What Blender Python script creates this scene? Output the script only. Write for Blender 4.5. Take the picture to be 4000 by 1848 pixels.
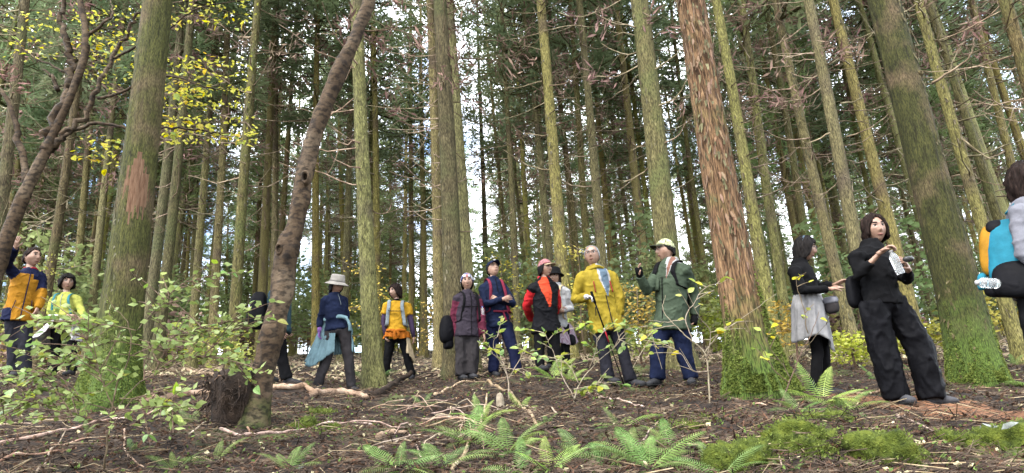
import bpy, bmesh, math, random
import numpy as np
from mathutils import Vector, Matrix, Quaternion

for _o in list(bpy.data.objects):
    bpy.data.objects.remove(_o)
SC = bpy.context.scene
COL = SC.collection
RNG = random.Random(7)
NR = np.random.default_rng(11)

# ------------------------------------------------------------------ camera
F = 2700.0                                   # focal length in photo pixels (photo 4000 x 1848)
_u = np.array([-563 / F, 8524 / F, -1.0]); _u /= np.linalg.norm(_u)      # zenith seen from the camera
_f = np.array([0, 0, -1.0]); _y = _f - _f.dot(_u) * _u; _y /= np.linalg.norm(_y)
CM = np.array([np.cross(_y, _u), _y, _u])    # world from camera
cam_data = bpy.data.cameras.new('camera'); cam = bpy.data.objects.new('camera', cam_data); COL.objects.link(cam)
cam_data.sensor_width = 36.0; cam_data.sensor_fit = 'HORIZONTAL'; cam_data.lens = 36.0 * F / 4000.0
cam_data.clip_start = 0.05; cam_data.clip_end = 2000.0
cam.matrix_world = Matrix([[*CM[0], 0], [*CM[1], 0], [*CM[2], 0], [0, 0, 0, 1]])
SC.camera = cam

def ray(px, py):
    d = CM @ np.array([(px - 2000) / F, -(py - 924) / F, -1.0])
    return d / d[1]
def at(px, py, Y):
    """point on the photo ray (px, py) that stands Y metres ahead of the camera"""
    return ray(px, py) * Y

# ------------------------------------------------------------------ world, sun, exposure
SUN_EL, SUN_AZ = 52.0, 215.0                 # overcast light from behind the camera
world = bpy.data.worlds.new('World'); SC.world = world; world.use_nodes = True
nt = world.node_tree; nt.nodes.clear()
sky = nt.nodes.new('ShaderNodeTexSky'); sky.sky_type = 'NISHITA'; sky.sun_disc = False
sky.sun_elevation = math.radians(SUN_EL); sky.sun_rotation = math.radians(SUN_AZ)
sky.air_density = 1.0; sky.dust_density = 2.0
bg = nt.nodes.new('ShaderNodeBackground'); bg.inputs['Strength'].default_value = 0.15
out = nt.nodes.new('ShaderNodeOutputWorld')
tc = nt.nodes.new('ShaderNodeTexCoord'); cn = nt.nodes.new('ShaderNodeTexNoise')
cn.inputs['Scale'].default_value = 4.5; cn.inputs['Detail'].default_value = 6.0
cr = nt.nodes.new('ShaderNodeValToRGB')
cr.color_ramp.elements[0].position = 0.36; cr.color_ramp.elements[1].position = 0.58
mx = nt.nodes.new('ShaderNodeMix'); mx.data_type = 'RGBA'
mx.inputs[7].default_value = (9.5, 9.8, 10.2, 1)
nt.links.new(tc.outputs['Generated'], cn.inputs['Vector']); nt.links.new(cn.outputs['Fac'], cr.inputs['Fac'])
nt.links.new(cr.outputs['Color'], mx.inputs[0]); nt.links.new(sky.outputs['Color'], mx.inputs[6])
nt.links.new(mx.outputs[2], bg.inputs['Color']); nt.links.new(bg.outputs['Background'], out.inputs['Surface'])
sd = bpy.data.lights.new('sun', 'SUN'); sd.energy = 1.5; sd.angle = math.radians(18); sd.color = (1.0, 0.96, 0.89)
sun = bpy.data.objects.new('sun', sd); COL.objects.link(sun)
_az, _el = math.radians(SUN_AZ), math.radians(SUN_EL)
sun_dir = Vector((math.sin(_az) * math.cos(_el), math.cos(_az) * math.cos(_el), math.sin(_el)))
sun.rotation_euler = sun_dir.to_track_quat('Z', 'Y').to_euler()
SC.view_settings.view_transform = 'Standard'; SC.view_settings.look = 'None'
SC.view_settings.exposure = 2.35; SC.view_settings.gamma = 1.0; SC.view_settings.use_curve_mapping = False
SC.render.engine = 'CYCLES'
SC.cycles.use_denoising = True
SC.cycles.max_bounces = 5; SC.cycles.diffuse_bounces = 3; SC.cycles.glossy_bounces = 2
SC.cycles.transmission_bounces = 3; SC.cycles.transparent_max_bounces = 8

# ------------------------------------------------------------------ helpers
def vnoise(p, seed=0):
    """vectorised value noise, p (..., 3) -> -1..1"""
    p = np.asarray(p, float); i = np.floor(p).astype(np.int64); f = p - i; f = f * f * (3 - 2 * f)
    def h(a, b, c):
        n = (a * 374761393 + b * 668265263 + c * 2147483647 + seed * 974634777) & 0xFFFFFFFF
        n = ((n ^ (n >> 13)) * 1274126177) & 0xFFFFFFFF
        return ((n ^ (n >> 16)) & 0xFFFF) / 32767.5 - 1
    x, y, z = i[..., 0], i[..., 1], i[..., 2]; u, v, w = f[..., 0], f[..., 1], f[..., 2]
    def lx(b, c): return h(x, b, c) * (1 - u) + h(x + 1, b, c) * u
    def ly(c): return lx(y, c) * (1 - v) + lx(y + 1, c) * v
    return ly(z) * (1 - w) + ly(z + 1) * w
def fbm(p, seed=0, octv=3):
    p = np.asarray(p, float); s = 0; a = 1.0
    for k in range(octv):
        s = s + a * vnoise(p * (2 ** k), seed + k); a *= 0.5
    return s
def unit(v):
    v = np.asarray(v, float); n = np.linalg.norm(v); return v / n if n > 1e-9 else v

class MB:
    """collects vertices, faces and material slots; build() links them as ONE mesh object"""
    def __init__(s): s.v = []; s.f = []; s.m = []; s.n = 0
    def add(s, verts, faces, m=0):
        verts = np.asarray(verts, float).reshape(-1, 3)
        s.v.append(verts); n = s.n
        s.f.extend([tuple(i + n for i in f) for f in faces]); s.m.extend([m] * len(faces)); s.n += len(verts)
    def verts(s): return np.concatenate(s.v) if s.v else np.zeros((0, 3))
    def mesh(s, name, mats, smooth=True):
        me = bpy.data.meshes.new(name); me.from_pydata(s.verts().tolist(), [], s.f)
        for mt in (mats if isinstance(mats, (list, tuple)) else [mats]): me.materials.append(mt)
        if any(s.m): me.polygons.foreach_set('material_index', s.m)
        me.polygons.foreach_set('use_smooth', [smooth] * len(me.polygons)); me.update()
        return me
    def build(s, name, mats, parent=None, smooth=True, loc=None):
        return link(name, s.mesh(name, mats, smooth), parent, loc)
def link(name, data, parent=None, loc=None, rot=None, scale=None):
    o = bpy.data.objects.new(name, data); COL.objects.link(o)
    if parent is not None: o.parent = parent
    if loc is not None: o.location = loc
    if rot is not None: o.rotation_euler = rot
    if scale is not None: o.scale = (scale,) * 3 if isinstance(scale, (int, float)) else scale
    return o
def tag(o, label=None, cat=None, group=None, kind=None):
    if label: o['label'] = label
    if cat: o['category'] = cat
    if group: o['group'] = group
    if kind: o['kind'] = kind
    return o
def empty(name, loc=(0, 0, 0), rot=None):
    o = link(name, None, None, loc, rot); o.empty_display_size = 0.1; return o

def frames(P):
    P = np.asarray(P, float); T = np.gradient(P, axis=0)
    return T / np.maximum(np.linalg.norm(T, axis=1, keepdims=True), 1e-9)
def tube(pts, rad, n=8, ref=None, cap=True, superq=1.0):
    """swept ellipse; rad: list of r or (a, b), a along ref"""
    P = np.asarray(pts, float); T = frames(P); k = len(P)
    R = np.array([(r, r) if np.isscalar(r) else tuple(r) for r in rad], float)
    th = np.linspace(0, 2 * np.pi, n, endpoint=False); c, s = np.cos(th), np.sin(th)
    if superq != 1.0: c = np.sign(c) * np.abs(c) ** superq; s = np.sign(s) * np.abs(s) ** superq
    if ref is None:
        t0 = T[0]; a = np.cross(t0, [0, 0, 1.0]) if abs(t0[2]) < .9 else np.cross(t0, [0, 1.0, 0])
    else: a = np.asarray(ref, float)
    V = []
    for i in range(k):
        rr = np.asarray(ref[i], float) if ref is not None and np.ndim(ref) == 2 else a
        a_ = rr - rr.dot(T[i]) * T[i]; a_ = unit(a_); b_ = np.cross(T[i], a_)
        if ref is None: a = a_
        V.append(P[i] + np.outer(c * R[i, 0], a_) + np.outer(s * R[i, 1], b_))
    V = np.concatenate(V); Fc = []
    for i in range(k - 1):
        for j in range(n):
            j2 = (j + 1) % n; Fc.append((i * n + j, i * n + j2, (i + 1) * n + j2, (i + 1) * n + j))
    if cap:
        V = np.vstack([V, P[0], P[-1]]); q = k * n
        for j in range(n):
            j2 = (j + 1) % n; Fc.append((q, j2, j)); Fc.append((q + 1, (k - 1) * n + j, (k - 1) * n + j2))
    return V, Fc
def spline(pts, m=6):
    """Catmull-Rom through pts (any dimension), m steps per span"""
    P = np.asarray(pts, float)
    if len(P) < 3: return np.array([P[0] + (P[-1] - P[0]) * t for t in np.linspace(0, 1, m + 1)])
    Q = np.vstack([2 * P[0] - P[1], P, 2 * P[-1] - P[-2]]); o = []
    for i in range(1, len(Q) - 2):
        for t in np.linspace(0, 1, m, endpoint=False):
            a, b, c, d = Q[i - 1], Q[i], Q[i + 1], Q[i + 2]
            o.append(.5 * ((2 * b) + (c - a) * t + (2 * a - 5 * b + 4 * c - d) * t * t + (3 * b - a - 3 * c + d) * t ** 3))
    o.append(P[-1]); return np.array(o)

# ------------------------------------------------------------------ materials
def material(name, cols, scale=(6, 6, 6), detail=5, rough=0.8, bump=0.0, bscale=None, bdist=0.01, spec=0.2, coord='Object',
             trans=0.0, pos=None, second=None, zmoss=None, wave=None, metal=0.0, objvar=0.0, speck=None):
    m = bpy.data.materials.new(name); m.use_nodes = True; t = m.node_tree; N, L = t.nodes, t.links
    b = N['Principled BSDF']; b.inputs['Roughness'].default_value = rough; b.inputs['Specular IOR Level'].default_value = spec
    b.inputs['Metallic'].default_value = metal
    tcn = N.new('ShaderNodeTexCoord'); mp = N.new('ShaderNodeMapping'); mp.inputs['Scale'].default_value = scale
    L.new(tcn.outputs[coord], mp.inputs['Vector'])
    no = N.new('ShaderNodeTexNoise'); no.inputs['Scale'].default_value = 1.0; no.inputs['Detail'].default_value = detail
    no.inputs['Roughness'].default_value = 0.62
    L.new(mp.outputs['Vector'], no.inputs['Vector'])
    rp = N.new('ShaderNodeValToRGB'); L.new(no.outputs['Fac'], rp.inputs['Fac'])
    e = rp.color_ramp.elements; ps = pos or np.linspace(0.33, 0.67, len(cols))
    while len(e) < len(cols): e.new(0.5)
    for el, c, p_ in zip(e, cols, ps): el.position = float(p_); el.color = (*c, 1)
    col = rp.outputs['Color']
    if second:                                    # (colour, noise scale, low, high): patches of a second colour
        c2, s2, lo, hi = second
        n2 = N.new('ShaderNodeTexNoise'); n2.inputs['Detail'].default_value = 4; n2.inputs['Scale'].default_value = s2
        L.new(tcn.outputs[coord], n2.inputs['Vector'])
        mr = N.new('ShaderNodeMapRange'); mr.inputs[1].default_value = lo; mr.inputs[2].default_value = hi
        L.new(n2.outputs['Fac'], mr.inputs[0])
        mxx = N.new('ShaderNodeMix'); mxx.data_type = 'RGBA'; mxx.inputs[7].default_value = (*c2, 1)
        L.new(mr.outputs[0], mxx.inputs[0]); L.new(col, mxx.inputs[6]); col = mxx.outputs[2]
    if zmoss:                                     # (colour, z0, z1, noise): moss growing up from the root, patchy edge
        c2, z0, z1, am = zmoss
        sp = N.new('ShaderNodeSeparateXYZ'); L.new(tcn.outputs['Object'], sp.inputs[0])
        n3 = N.new('ShaderNodeTexNoise'); n3.inputs['Scale'].default_value = 9; n3.inputs['Detail'].default_value = 5
        L.new(tcn.outputs['Object'], n3.inputs['Vector'])
        ma = N.new('ShaderNodeMath'); ma.operation = 'MULTIPLY_ADD'; ma.inputs[1].default_value = am
        L.new(n3.outputs['Fac'], ma.inputs[0]); L.new(sp.outputs['Z'], ma.inputs[2])
        mr = N.new('ShaderNodeMapRange'); mr.inputs[1].default_value = z1 + am * .5; mr.inputs[2].default_value = z0 + am * .5
        L.new(ma.outputs[0], mr.inputs[0])
        mxx = N.new('ShaderNodeMix'); mxx.data_type = 'RGBA'; mxx.inputs[7].default_value = (*c2, 1)
        L.new(mr.outputs[0], mxx.inputs[0]); L.new(col, mxx.inputs[6]); col = mxx.outputs[2]
    if speck:                                     # (scale xyz, low, high, factor): small dark fissures or pits
        mp3 = N.new('ShaderNodeMapping'); mp3.inputs['Scale'].default_value = speck[0]; L.new(tcn.outputs[coord], mp3.inputs['Vector'])
        vn = N.new('ShaderNodeTexNoise'); vn.inputs['Detail'].default_value = 3; vn.inputs['Scale'].default_value = 1.0; L.new(mp3.outputs['Vector'], vn.inputs['Vector'])
        mr = N.new('ShaderNodeMapRange'); mr.inputs[1].default_value = speck[1]; mr.inputs[2].default_value = speck[2]; mr.inputs[3].default_value = speck[3]; mr.inputs[4].default_value = 1.25
        L.new(vn.outputs['Fac'], mr.inputs[0]); vm = N.new('ShaderNodeVectorMath'); vm.operation = 'SCALE'; L.new(col, vm.inputs[0]); L.new(mr.outputs[0], vm.inputs['Scale']); col = vm.outputs[0]
    if objvar:
        oi = N.new('ShaderNodeObjectInfo'); hs = N.new('ShaderNodeHueSaturation')
        m1 = N.new('ShaderNodeMapRange'); m1.inputs[3].default_value = 1 - objvar; m1.inputs[4].default_value = 1 + objvar
        L.new(oi.outputs['Random'], m1.inputs[0]); L.new(m1.outputs[0], hs.inputs['Value'])
        m2 = N.new('ShaderNodeMapRange'); m2.inputs[3].default_value = 0.5 - objvar * .13; m2.inputs[4].default_value = 0.5 + objvar * .10
        wn = N.new('ShaderNodeTexWhiteNoise'); wn.noise_dimensions = '1D'; L.new(oi.outputs['Random'], wn.inputs['W'])
        L.new(wn.outputs['Value'], m2.inputs[0]); L.new(m2.outputs[0], hs.inputs['Hue']); m3 = N.new('ShaderNodeMapRange'); m3.inputs[3].default_value = 1 - objvar * (1.3 if 'bark' in name else .35); m3.inputs[4].default_value = 1 + objvar * .35; w2 = N.new('ShaderNodeTexWhiteNoise'); w2.noise_dimensions = '1D'; L.new(wn.outputs['Value'], w2.inputs['W']); L.new(w2.outputs['Value'], m3.inputs[0]); L.new(m3.outputs[0], hs.inputs['Saturation']); L.new(col, hs.inputs['Color']); col = hs.outputs['Color']
    L.new(col, b.inputs['Base Color'])
    if bump:
        bn = N.new('ShaderNodeTexNoise'); bn.inputs['Detail'].default_value = 6; bn.inputs['Scale'].default_value = 1.0
        mp2 = N.new('ShaderNodeMapping'); mp2.inputs['Scale'].default_value = bscale or tuple(4 * q for q in scale)
        L.new(tcn.outputs[coord], mp2.inputs['Vector']); L.new(mp2.outputs['Vector'], bn.inputs['Vector'])
        bu = N.new('ShaderNodeBump'); bu.inputs['Strength'].default_value = bump; bu.inputs['Distance'].default_value = bdist
        L.new(bn.outputs['Fac'], bu.inputs['Height']); L.new(bu.outputs['Normal'], b.inputs['Normal'])
    if trans:
        tr = N.new('ShaderNodeBsdfTranslucent'); L.new(col, tr.inputs['Color'])
        ms = N.new('ShaderNodeMixShader'); ms.inputs[0].default_value = trans
        L.new(b.outputs[0], ms.inputs[1]); L.new(tr.outputs[0], ms.inputs[2]); L.new(ms.outputs[0], N['Material Output'].inputs['Surface'])
    return m

# ------------------------------------------------------------------ the lie of the land
CTRL = [  # photo pixel of a point on the ground and how far ahead it lies (from people's heights, trunks and frond sizes)
    (75, 1480, 8.55), (240, 1478, 9.7), (1300, 1522, 9.4), (1560, 1487, 10.8), (1818, 1492, 9.9), (1970, 1458, 10.2), (2150, 1460, 9.2),
    (2420, 1500, 8.1), (2635, 1510, 7.84), (3178, 1543, 6.7), (3590, 1578, 5.74),
    (2000, 1848, 4.2), (0, 1848, 4.7), (1000, 1848, 4.4), (3000, 1848, 4.0), (4000, 1848, 3.8),
    (470, 1570, 7.1), (985, 1665, 6.0), (2960, 1530, 6.3), (3850, 1490, 7.5),
    (1100, 1515, 8.2), (1900, 1590, 7.2), (2300, 1650, 5.8), (3850, 1620, 5.3), (0, 1560, 7.4)]
def _ctrl_pts():
    c = [at(*q) for q in CTRL]
    for az in (-0.9, -0.6, -0.3, 0, 0.3, 0.6, 0.9):
        for Y, s in ((14, .125), (20, .134), (32, .143), (45, .147), (62, .147)):
            c.append(np.array([az * Y, Y, Y * (s - .022 * az / .6)]))
    c += [np.array([x, y, z]) for x, y, z in ((0, 0, -1.45), (5, 0, -1.65), (-5, 0, -1.2), (0, 2.2, -.75), (3, 2, -1.0), (-3, 2.2, -.55), (0, -12, -3), (15, -12, -3.6), (-15, -12, -2.4), (14, 4, -.9), (-14, 4, .5))]
    return np.array(c)
_CP = _ctrl_pts()
def _phi(r2): return np.where(r2 > 1e-9, 0.5 * r2 * np.log(np.maximum(r2, 1e-9)), 0)
def _tps():
    n = len(_CP); d2 = ((_CP[:, None, :2] - _CP[None, :, :2]) ** 2).sum(-1)
    A = np.zeros((n + 3, n + 3)); A[:n, :n] = _phi(d2) + np.eye(n) * 0.02
    A[:n, n] = 1; A[:n, n + 1:] = _CP[:, :2]; A[n, :n] = 1; A[n + 1:, :n] = _CP[:, :2].T
    return np.linalg.solve(A, np.concatenate([_CP[:, 2], [0, 0, 0]]))
_TW = _tps()
def ground(x, y, rough=True):
    x = np.asarray(x, float); y = np.asarray(y, float); sh = x.shape; x = x.ravel(); y = y.ravel()
    r = np.hypot(x, y); s = np.minimum(1, 66 / np.maximum(r, 1e-6)); xe, ye = x * s, y * s
    z = np.zeros(len(x))
    for i in range(0, len(x), 20000):
        a, b = xe[i:i + 20000], ye[i:i + 20000]
        d2 = (a[:, None] - _CP[None, :, 0]) ** 2 + (b[:, None] - _CP[None, :, 1]) ** 2
        z[i:i + 20000] = _phi(d2) @ _TW[:-3] + _TW[-3] + a * _TW[-2] + b * _TW[-1]
    z = z - np.maximum(0, r - 66) * 0.05
    if rough:
        p = np.stack([x, y, np.zeros_like(x)], -1)
        z = z + (0.04 * fbm(p * 1.1, 3, 2) + 0.03 * fbm(p * 4.2, 9, 3)) * np.clip((r - 1) / 2, 0, 1)
    return z.reshape(sh) if sh else float(z[0])
def gz(x, y): return float(ground(np.array([x]), np.array([y]))[0])
def on_ground(px, py, lo=2.5, hi=70.0):
    """where the photo ray meets the ground"""
    d = ray(px, py); Y = np.linspace(lo, hi, 900)
    h = ground(d[0] * Y, Y) - d[2] * Y; k = np.argmax(h > 0)
    if h[k] <= 0: k = len(Y) - 1
    y = Y[k]; return np.array([d[0] * y, y, gz(d[0] * y, y)])
# ------------------------------------------------------------------ ground and trail
M_GROUND = material('forest_floor', [(0.0037, 0.0030, 0.0023), (0.0105, 0.0075, 0.0060), (0.0240, 0.0165, 0.0120), (0.0562, 0.0390, 0.0270)], (9, 9, 9), 9, .95, .9, (38, 38, 38), .02,
                    second=((.06, .075, .022), 1.1, .56, .70))
M_TRAIL = material('trail_matting', [(.075, .034, .018), (.13, .062, .032), (.18, .092, .05)], (9, 30, 9), 8, .95, .9, (60, 120, 60), .015)
def sheet(name, xs, ys, mat, cut=None, lift=0.0):
    X, Y = np.meshgrid(xs, ys); Z = ground(X, Y) + lift
    V = np.stack([X, Y, Z], -1).reshape(-1, 3); nx = len(xs); fs = []
    for j in range(len(ys) - 1):
        for i in range(nx - 1):
            if cut and cut(.5 * (xs[i] + xs[i + 1]), .5 * (ys[j] + ys[j + 1])): continue
            fs.append((j * nx + i, j * nx + i + 1, (j + 1) * nx + i + 1, (j + 1) * nx + i))
    b = MB(); b.add(V, fs); return b
def _axis(lo, mid0, mid1, hi, fine, growth=1.18):
    a = list(np.arange(mid0, mid1 + 1e-6, fine)); s = fine; x = a[-1]
    while x < hi: s *= growth; x += s; a.append(x)
    s = fine; x = a[0]; pre = []
    while x > lo: s *= growth; x -= s; pre.append(x)
    return np.array(pre[::-1] + a)
_g = sheet('ground', _axis(-400, -9, 8.5, 400, .075), _axis(-300, 3.2, 12.5, 400, .075), M_GROUND)
tag(_g.build('ground', M_GROUND), 'brown litter covered forest floor rising away from the camera', 'ground', kind='structure')
# worn trail with coir matting, crossing behind the mossy rock
TR = [on_ground(px, py) for px, py in ((4300, 1660), (3990, 1640), (3800, 1615), (3600, 1588), (3420, 1575), (3260, 1562))]
_c = spline([t[:2] for t in TR], 10); _tn = frames(np.c_[_c, np.zeros(len(_c))])
_b = MB(); V = []; nw = 13
for i, (p, t) in enumerate(zip(_c, _tn)):
    w = (.42 + .05 * math.sin(i * .9)) * min(1, .35 + (len(_c) - i) * .1)
    for j in range(nw):
        s = (j / (nw - 1) * 2 - 1) * w + .03 * math.sin(i * 1.7 + j); x, y = p[0] - t[1] * s, p[1] + t[0] * s
        e = 1 - (abs(j - nw // 2) / (nw // 2)) ** 4
        V.append((x, y, gz(x, y) - .012 + .034 * e + .01 * math.sin(x * 31 + y * 17)))
_b.add(V, [(i * nw + j, i * nw + j + 1, (i + 1) * nw + j + 1, (i + 1) * nw + j) for i in range(len(_c) - 1) for j in range(nw - 1)])
tag(_b.build('path', M_TRAIL), 'worn reddish brown footpath of trodden matting', 'path', kind='structure')
# ------------------------------------------------------------------ cedar stand
MOSS = (.115, .15, .025)
M_BARK = material('cedar_bark', [(0.0413, 0.0361, 0.0124), (0.1080, 0.0966, 0.0269), (0.1492, 0.1326, 0.0384), (0.2544, 0.2205, 0.0818)], (34, 34, 7), 9, .9, 1.0, (90, 90, 18), .03,
                  pos=(.30, .45, .58, .74), second=((.085, .066, .032), 1.3, .50, .66), objvar=.16, speck=((110, 110, 22), .38, .58, .45))
M_BARK_FAR = material('brightened_far_bark', [(0.0723, 0.0632, 0.0211), (0.1890, 0.1691, 0.0457), (0.2611, 0.2320, 0.0653), (0.4452, 0.3859, 0.1391)], (34, 34, 7), 9, .9, 1.0, (90, 90, 18), .03,
                  pos=(.30, .45, .58, .74), second=((.13, .105, .055), 1.3, .50, .66), objvar=.16, speck=((110, 110, 22), .38, .58, .45))  # pale far bark, brightened in colour to offset shade from the crowns
M_BARK_B = material('dark_cedar_bark', [(0.0247, 0.0204, 0.0087), (0.0624, 0.0513, 0.0194), (0.0929, 0.0776, 0.0302), (0.1612, 0.1385, 0.0673)], (30, 30, 6), 9, .9, 1.0, (80, 80, 16), .03,
                    pos=(.30, .45, .58, .74), second=((.068, .070, .022), 1.3, .48, .62), objvar=.18, speck=((100, 100, 20), .38, .58, .45))  # darker bark of its own for the dark trunks
M_BARK_NEAR = material('mossy_cedar_bark', [(0.0174, 0.0162, 0.0053), (0.0362, 0.0377, 0.0098), (0.0519, 0.0522, 0.0130), (0.0898, 0.0865, 0.0290)], (30, 30, 5), 9, .92, 1.0, (120, 120, 16), .02,
                       pos=(.30, .45, .58, .76), second=((.085, .06, .034), 1.6, .50, .66), zmoss=((.05, .078, .014), .25, 1.0, .9), speck=((120, 120, 26), .38, .58, .45))
M_BARK_OLIVE = material('dark_olive_bark', [(0.0118, 0.0110, 0.0036), (0.0246, 0.0256, 0.0067), (0.0353, 0.0355, 0.0088), (0.0611, 0.0588, 0.0197)], (30, 30, 5), 9, .92, 1.0, (120, 120, 16), .02,
                       pos=(.30, .45, .58, .76), second=((.085, .06, .034), 1.6, .50, .66), zmoss=((.05, .078, .014), .25, 1.0, .9), speck=((120, 120, 26), .38, .58, .45))
M_BARK_RED = material('peeling_cedar_bark', [(0.0333, 0.0183, 0.0097), (0.0958, 0.0537, 0.0267), (0.1491, 0.0890, 0.0462), (0.2156, 0.1362, 0.0705)], (26, 26, 3), 9, .92, 1.0, (90, 90, 9), .03,
                      pos=(.30, .45, .58, .74), second=((.085, .085, .025), 1.3, .55, .70), zmoss=((.05, .078, .014), .2, .95, .9), speck=((75, 75, 9), .40, .56, .4))
M_STRIP = material('peeling_bark_strip', [(0.0459, 0.0263, 0.0140), (0.0956, 0.0564, 0.0302), (0.1530, 0.0978, 0.0547)], (30, 30, 4), 6, .9, .5, objvar=.14)
M_FLAKE = material('curled_bark_flake', [(.03, .026, .012), (.075, .065, .03), (.13, .112, .055)], (30, 30, 8), 5, .9, objvar=.2)
M_WOUND = material('scraped_inner_bark', [(0.0538, 0.0252, 0.0134), (0.0907, 0.0504, 0.0286), (0.1109, 0.0672, 0.0403)], (40, 40, 6), 7, .9, .8, (90, 90, 12), .01)
M_SMOOTH = material('smooth_brown_bark', [(0.0127, 0.0075, 0.0040), (0.0277, 0.0173, 0.0092), (0.0411, 0.0263, 0.0145), (0.0587, 0.0412, 0.0231)], (5, 5, 3), 8, .85, .7, (40, 40, 60), .012,
                    zmoss=((.03, .036, .010), -.05, .28, .8), second=((.085, .062, .04), 2.2, .5, .68), speck=((14, 14, 26), .40, .54, .4))
M_LIMB = material('dead_branch_wood', [(0.080, 0.060, 0.036), (0.160, 0.124, 0.076), (0.272, 0.224, 0.152)], (8, 8, 8), 4, .85, objvar=.2)
M_NEEDLE = material('cedar_needles', [(0.0910, 0.1254, 0.0600), (0.1456, 0.1894, 0.0938), (0.2080, 0.2496, 0.1313)], (1.2, 1.2, 1.2), 3, .75, spec=.2, trans=.5, objvar=.22)
M_NEEDLE_L = material('light_cedar_needles', [(0.1080, 0.1440, 0.0540), (0.1680, 0.2160, 0.0840), (0.2220, 0.2760, 0.1140)], (1.2, 1.2, 1.2), 3, .75, spec=.25, trans=.45, objvar=.2)
M_DEADN = material('dead_brown_needles', [(0.1020, 0.0624, 0.0540), (0.1680, 0.1080, 0.0864), (0.2400, 0.1620, 0.1200)], (1.5, 1.5, 1.5), 3, .9, spec=.1, trans=.15, objvar=.2)
M_MOSSLEAF = material('moss_leaf', [(.045, .062, .010), (.09, .118, .02), (.15, .18, .04)], (18, 18, 18), 4, .8, trans=.25)

def diamonds(C, D, Ln, Wd, nr):
    """thin two-triangle leaflets: base C, direction D, length, width"""
    n = len(C); D = D / np.maximum(np.linalg.norm(D, axis=1, keepdims=True), 1e-9)
    S = np.cross(D, nr.normal(size=(n, 3))); S /= np.maximum(np.linalg.norm(S, axis=1, keepdims=True), 1e-9)
    Ln = np.broadcast_to(Ln, n)[:, None]; Wd = np.broadcast_to(Wd, n)[:, None]
    V = np.stack([C, C + D * Ln * .45 + S * Wd, C + D * Ln, C + D * Ln * .45 - S * Wd], 1).reshape(-1, 3)
    return V, np.arange(4 * n).reshape(-1, 4).tolist()
def curved_branch(p0, d, L, sag, up, n=5):
    t = np.linspace(0, 1, n + 1)[:, None]
    return np.asarray(p0) + np.asarray(d) * (t * L) + np.array([0, 0, 1.0]) * (-sag * t + up * t * t) * L
def gen_crown(seed, z0=8.5, z1=21.0, Lmax=2.5, dens=1.0):
    nr = np.random.default_rng(seed); W = MB(); C, D = [], []
    z = z0
    while z < z1:
        t = (z - z0) / (z1 - z0); L0 = Lmax * (1 - t) ** .75 * (.65 + .35 * min(1, t * 5)) + .3
        for k in range(3 if nr.random() < .5 else 4):
            az = nr.random() * 6.283; d = np.array([math.cos(az), math.sin(az), 0]); L = L0 * nr.uniform(.6, 1.15)
            P = curved_branch((0, 0, z), d, L, .15, nr.uniform(.1, .4)); W.add(*tube(P, np.linspace(.022, .006, len(P)), 3, cap=False))
            for s in np.arange(.28, 1.0, .17 / max(L, .5)):
                if nr.random() > .86 * dens: continue
                i = s * (len(P) - 1); a = int(i); p = P[a] + (P[min(a + 1, len(P) - 1)] - P[a]) * (i - a)
                side = nr.normal(size=3) * [.26, .26, .12] * (1.1 - s * .6); m = 15
                C.append(np.repeat([p + side], m, 0) + nr.normal(size=(m, 3)) * .07)
                D.append(unit(d + [0, 0, .25] + side * 2) * .8 + nr.normal(size=(m, 3)) * .75)
        z += nr.uniform(.26, .46)
    C = np.concatenate(C); D = np.concatenate(D); f = MB()
    f.add(*diamonds(C, D, nr.uniform(.16, .36, len(C)), nr.uniform(.016, .034, len(C)), nr))
    return f, W
def gen_dead(seed, z0=2.2, z1=10.5, nb=46):
    nr = np.random.default_rng(seed); W = MB(); C, D = [], []
    for _ in range(nb):
        z = z0 + (z1 - z0) * nr.random() ** .75; az = nr.random() * 6.283; d = np.array([math.cos(az), math.sin(az), 0])
        L = nr.uniform(.35, 1.0) * (1 + .8 * (z / z1)); up = nr.uniform(.15, .75)
        P = curved_branch((0, 0, z), d, L, nr.uniform(.0, .35), up, 6) + np.cumsum(nr.normal(size=(7, 3)) * .02, 0)
        W.add(*tube(P, np.linspace(nr.uniform(.010, .018), .004, 7), 3, cap=False))
        for s in range(int(nr.integers(1, 5))):
            i = int(nr.integers(2, 6)); q = unit(d + nr.normal(size=3) * .7); l2 = nr.uniform(.15, .5)
            W.add(*tube(curved_branch(P[i], q, l2, 0, nr.uniform(-.1, .5), 3), [.006, .005, .004, .003], 3, cap=False))
            if z > 4.5 and nr.random() < .28:
                m = 16; C.append(P[i] + q * l2 * nr.uniform(.4, 1, (m, 1)) + nr.normal(size=(m, 3)) * .07); D.append(q + [0, 0, -.4] + nr.normal(size=(m, 3)) * .8)
    f = MB(); C = np.concatenate(C); D = np.concatenate(D)
    f.add(*diamonds(C, D, nr.uniform(.10, .26, len(C)), nr.uniform(.010, .02, len(C)), nr))
    return W, f
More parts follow.
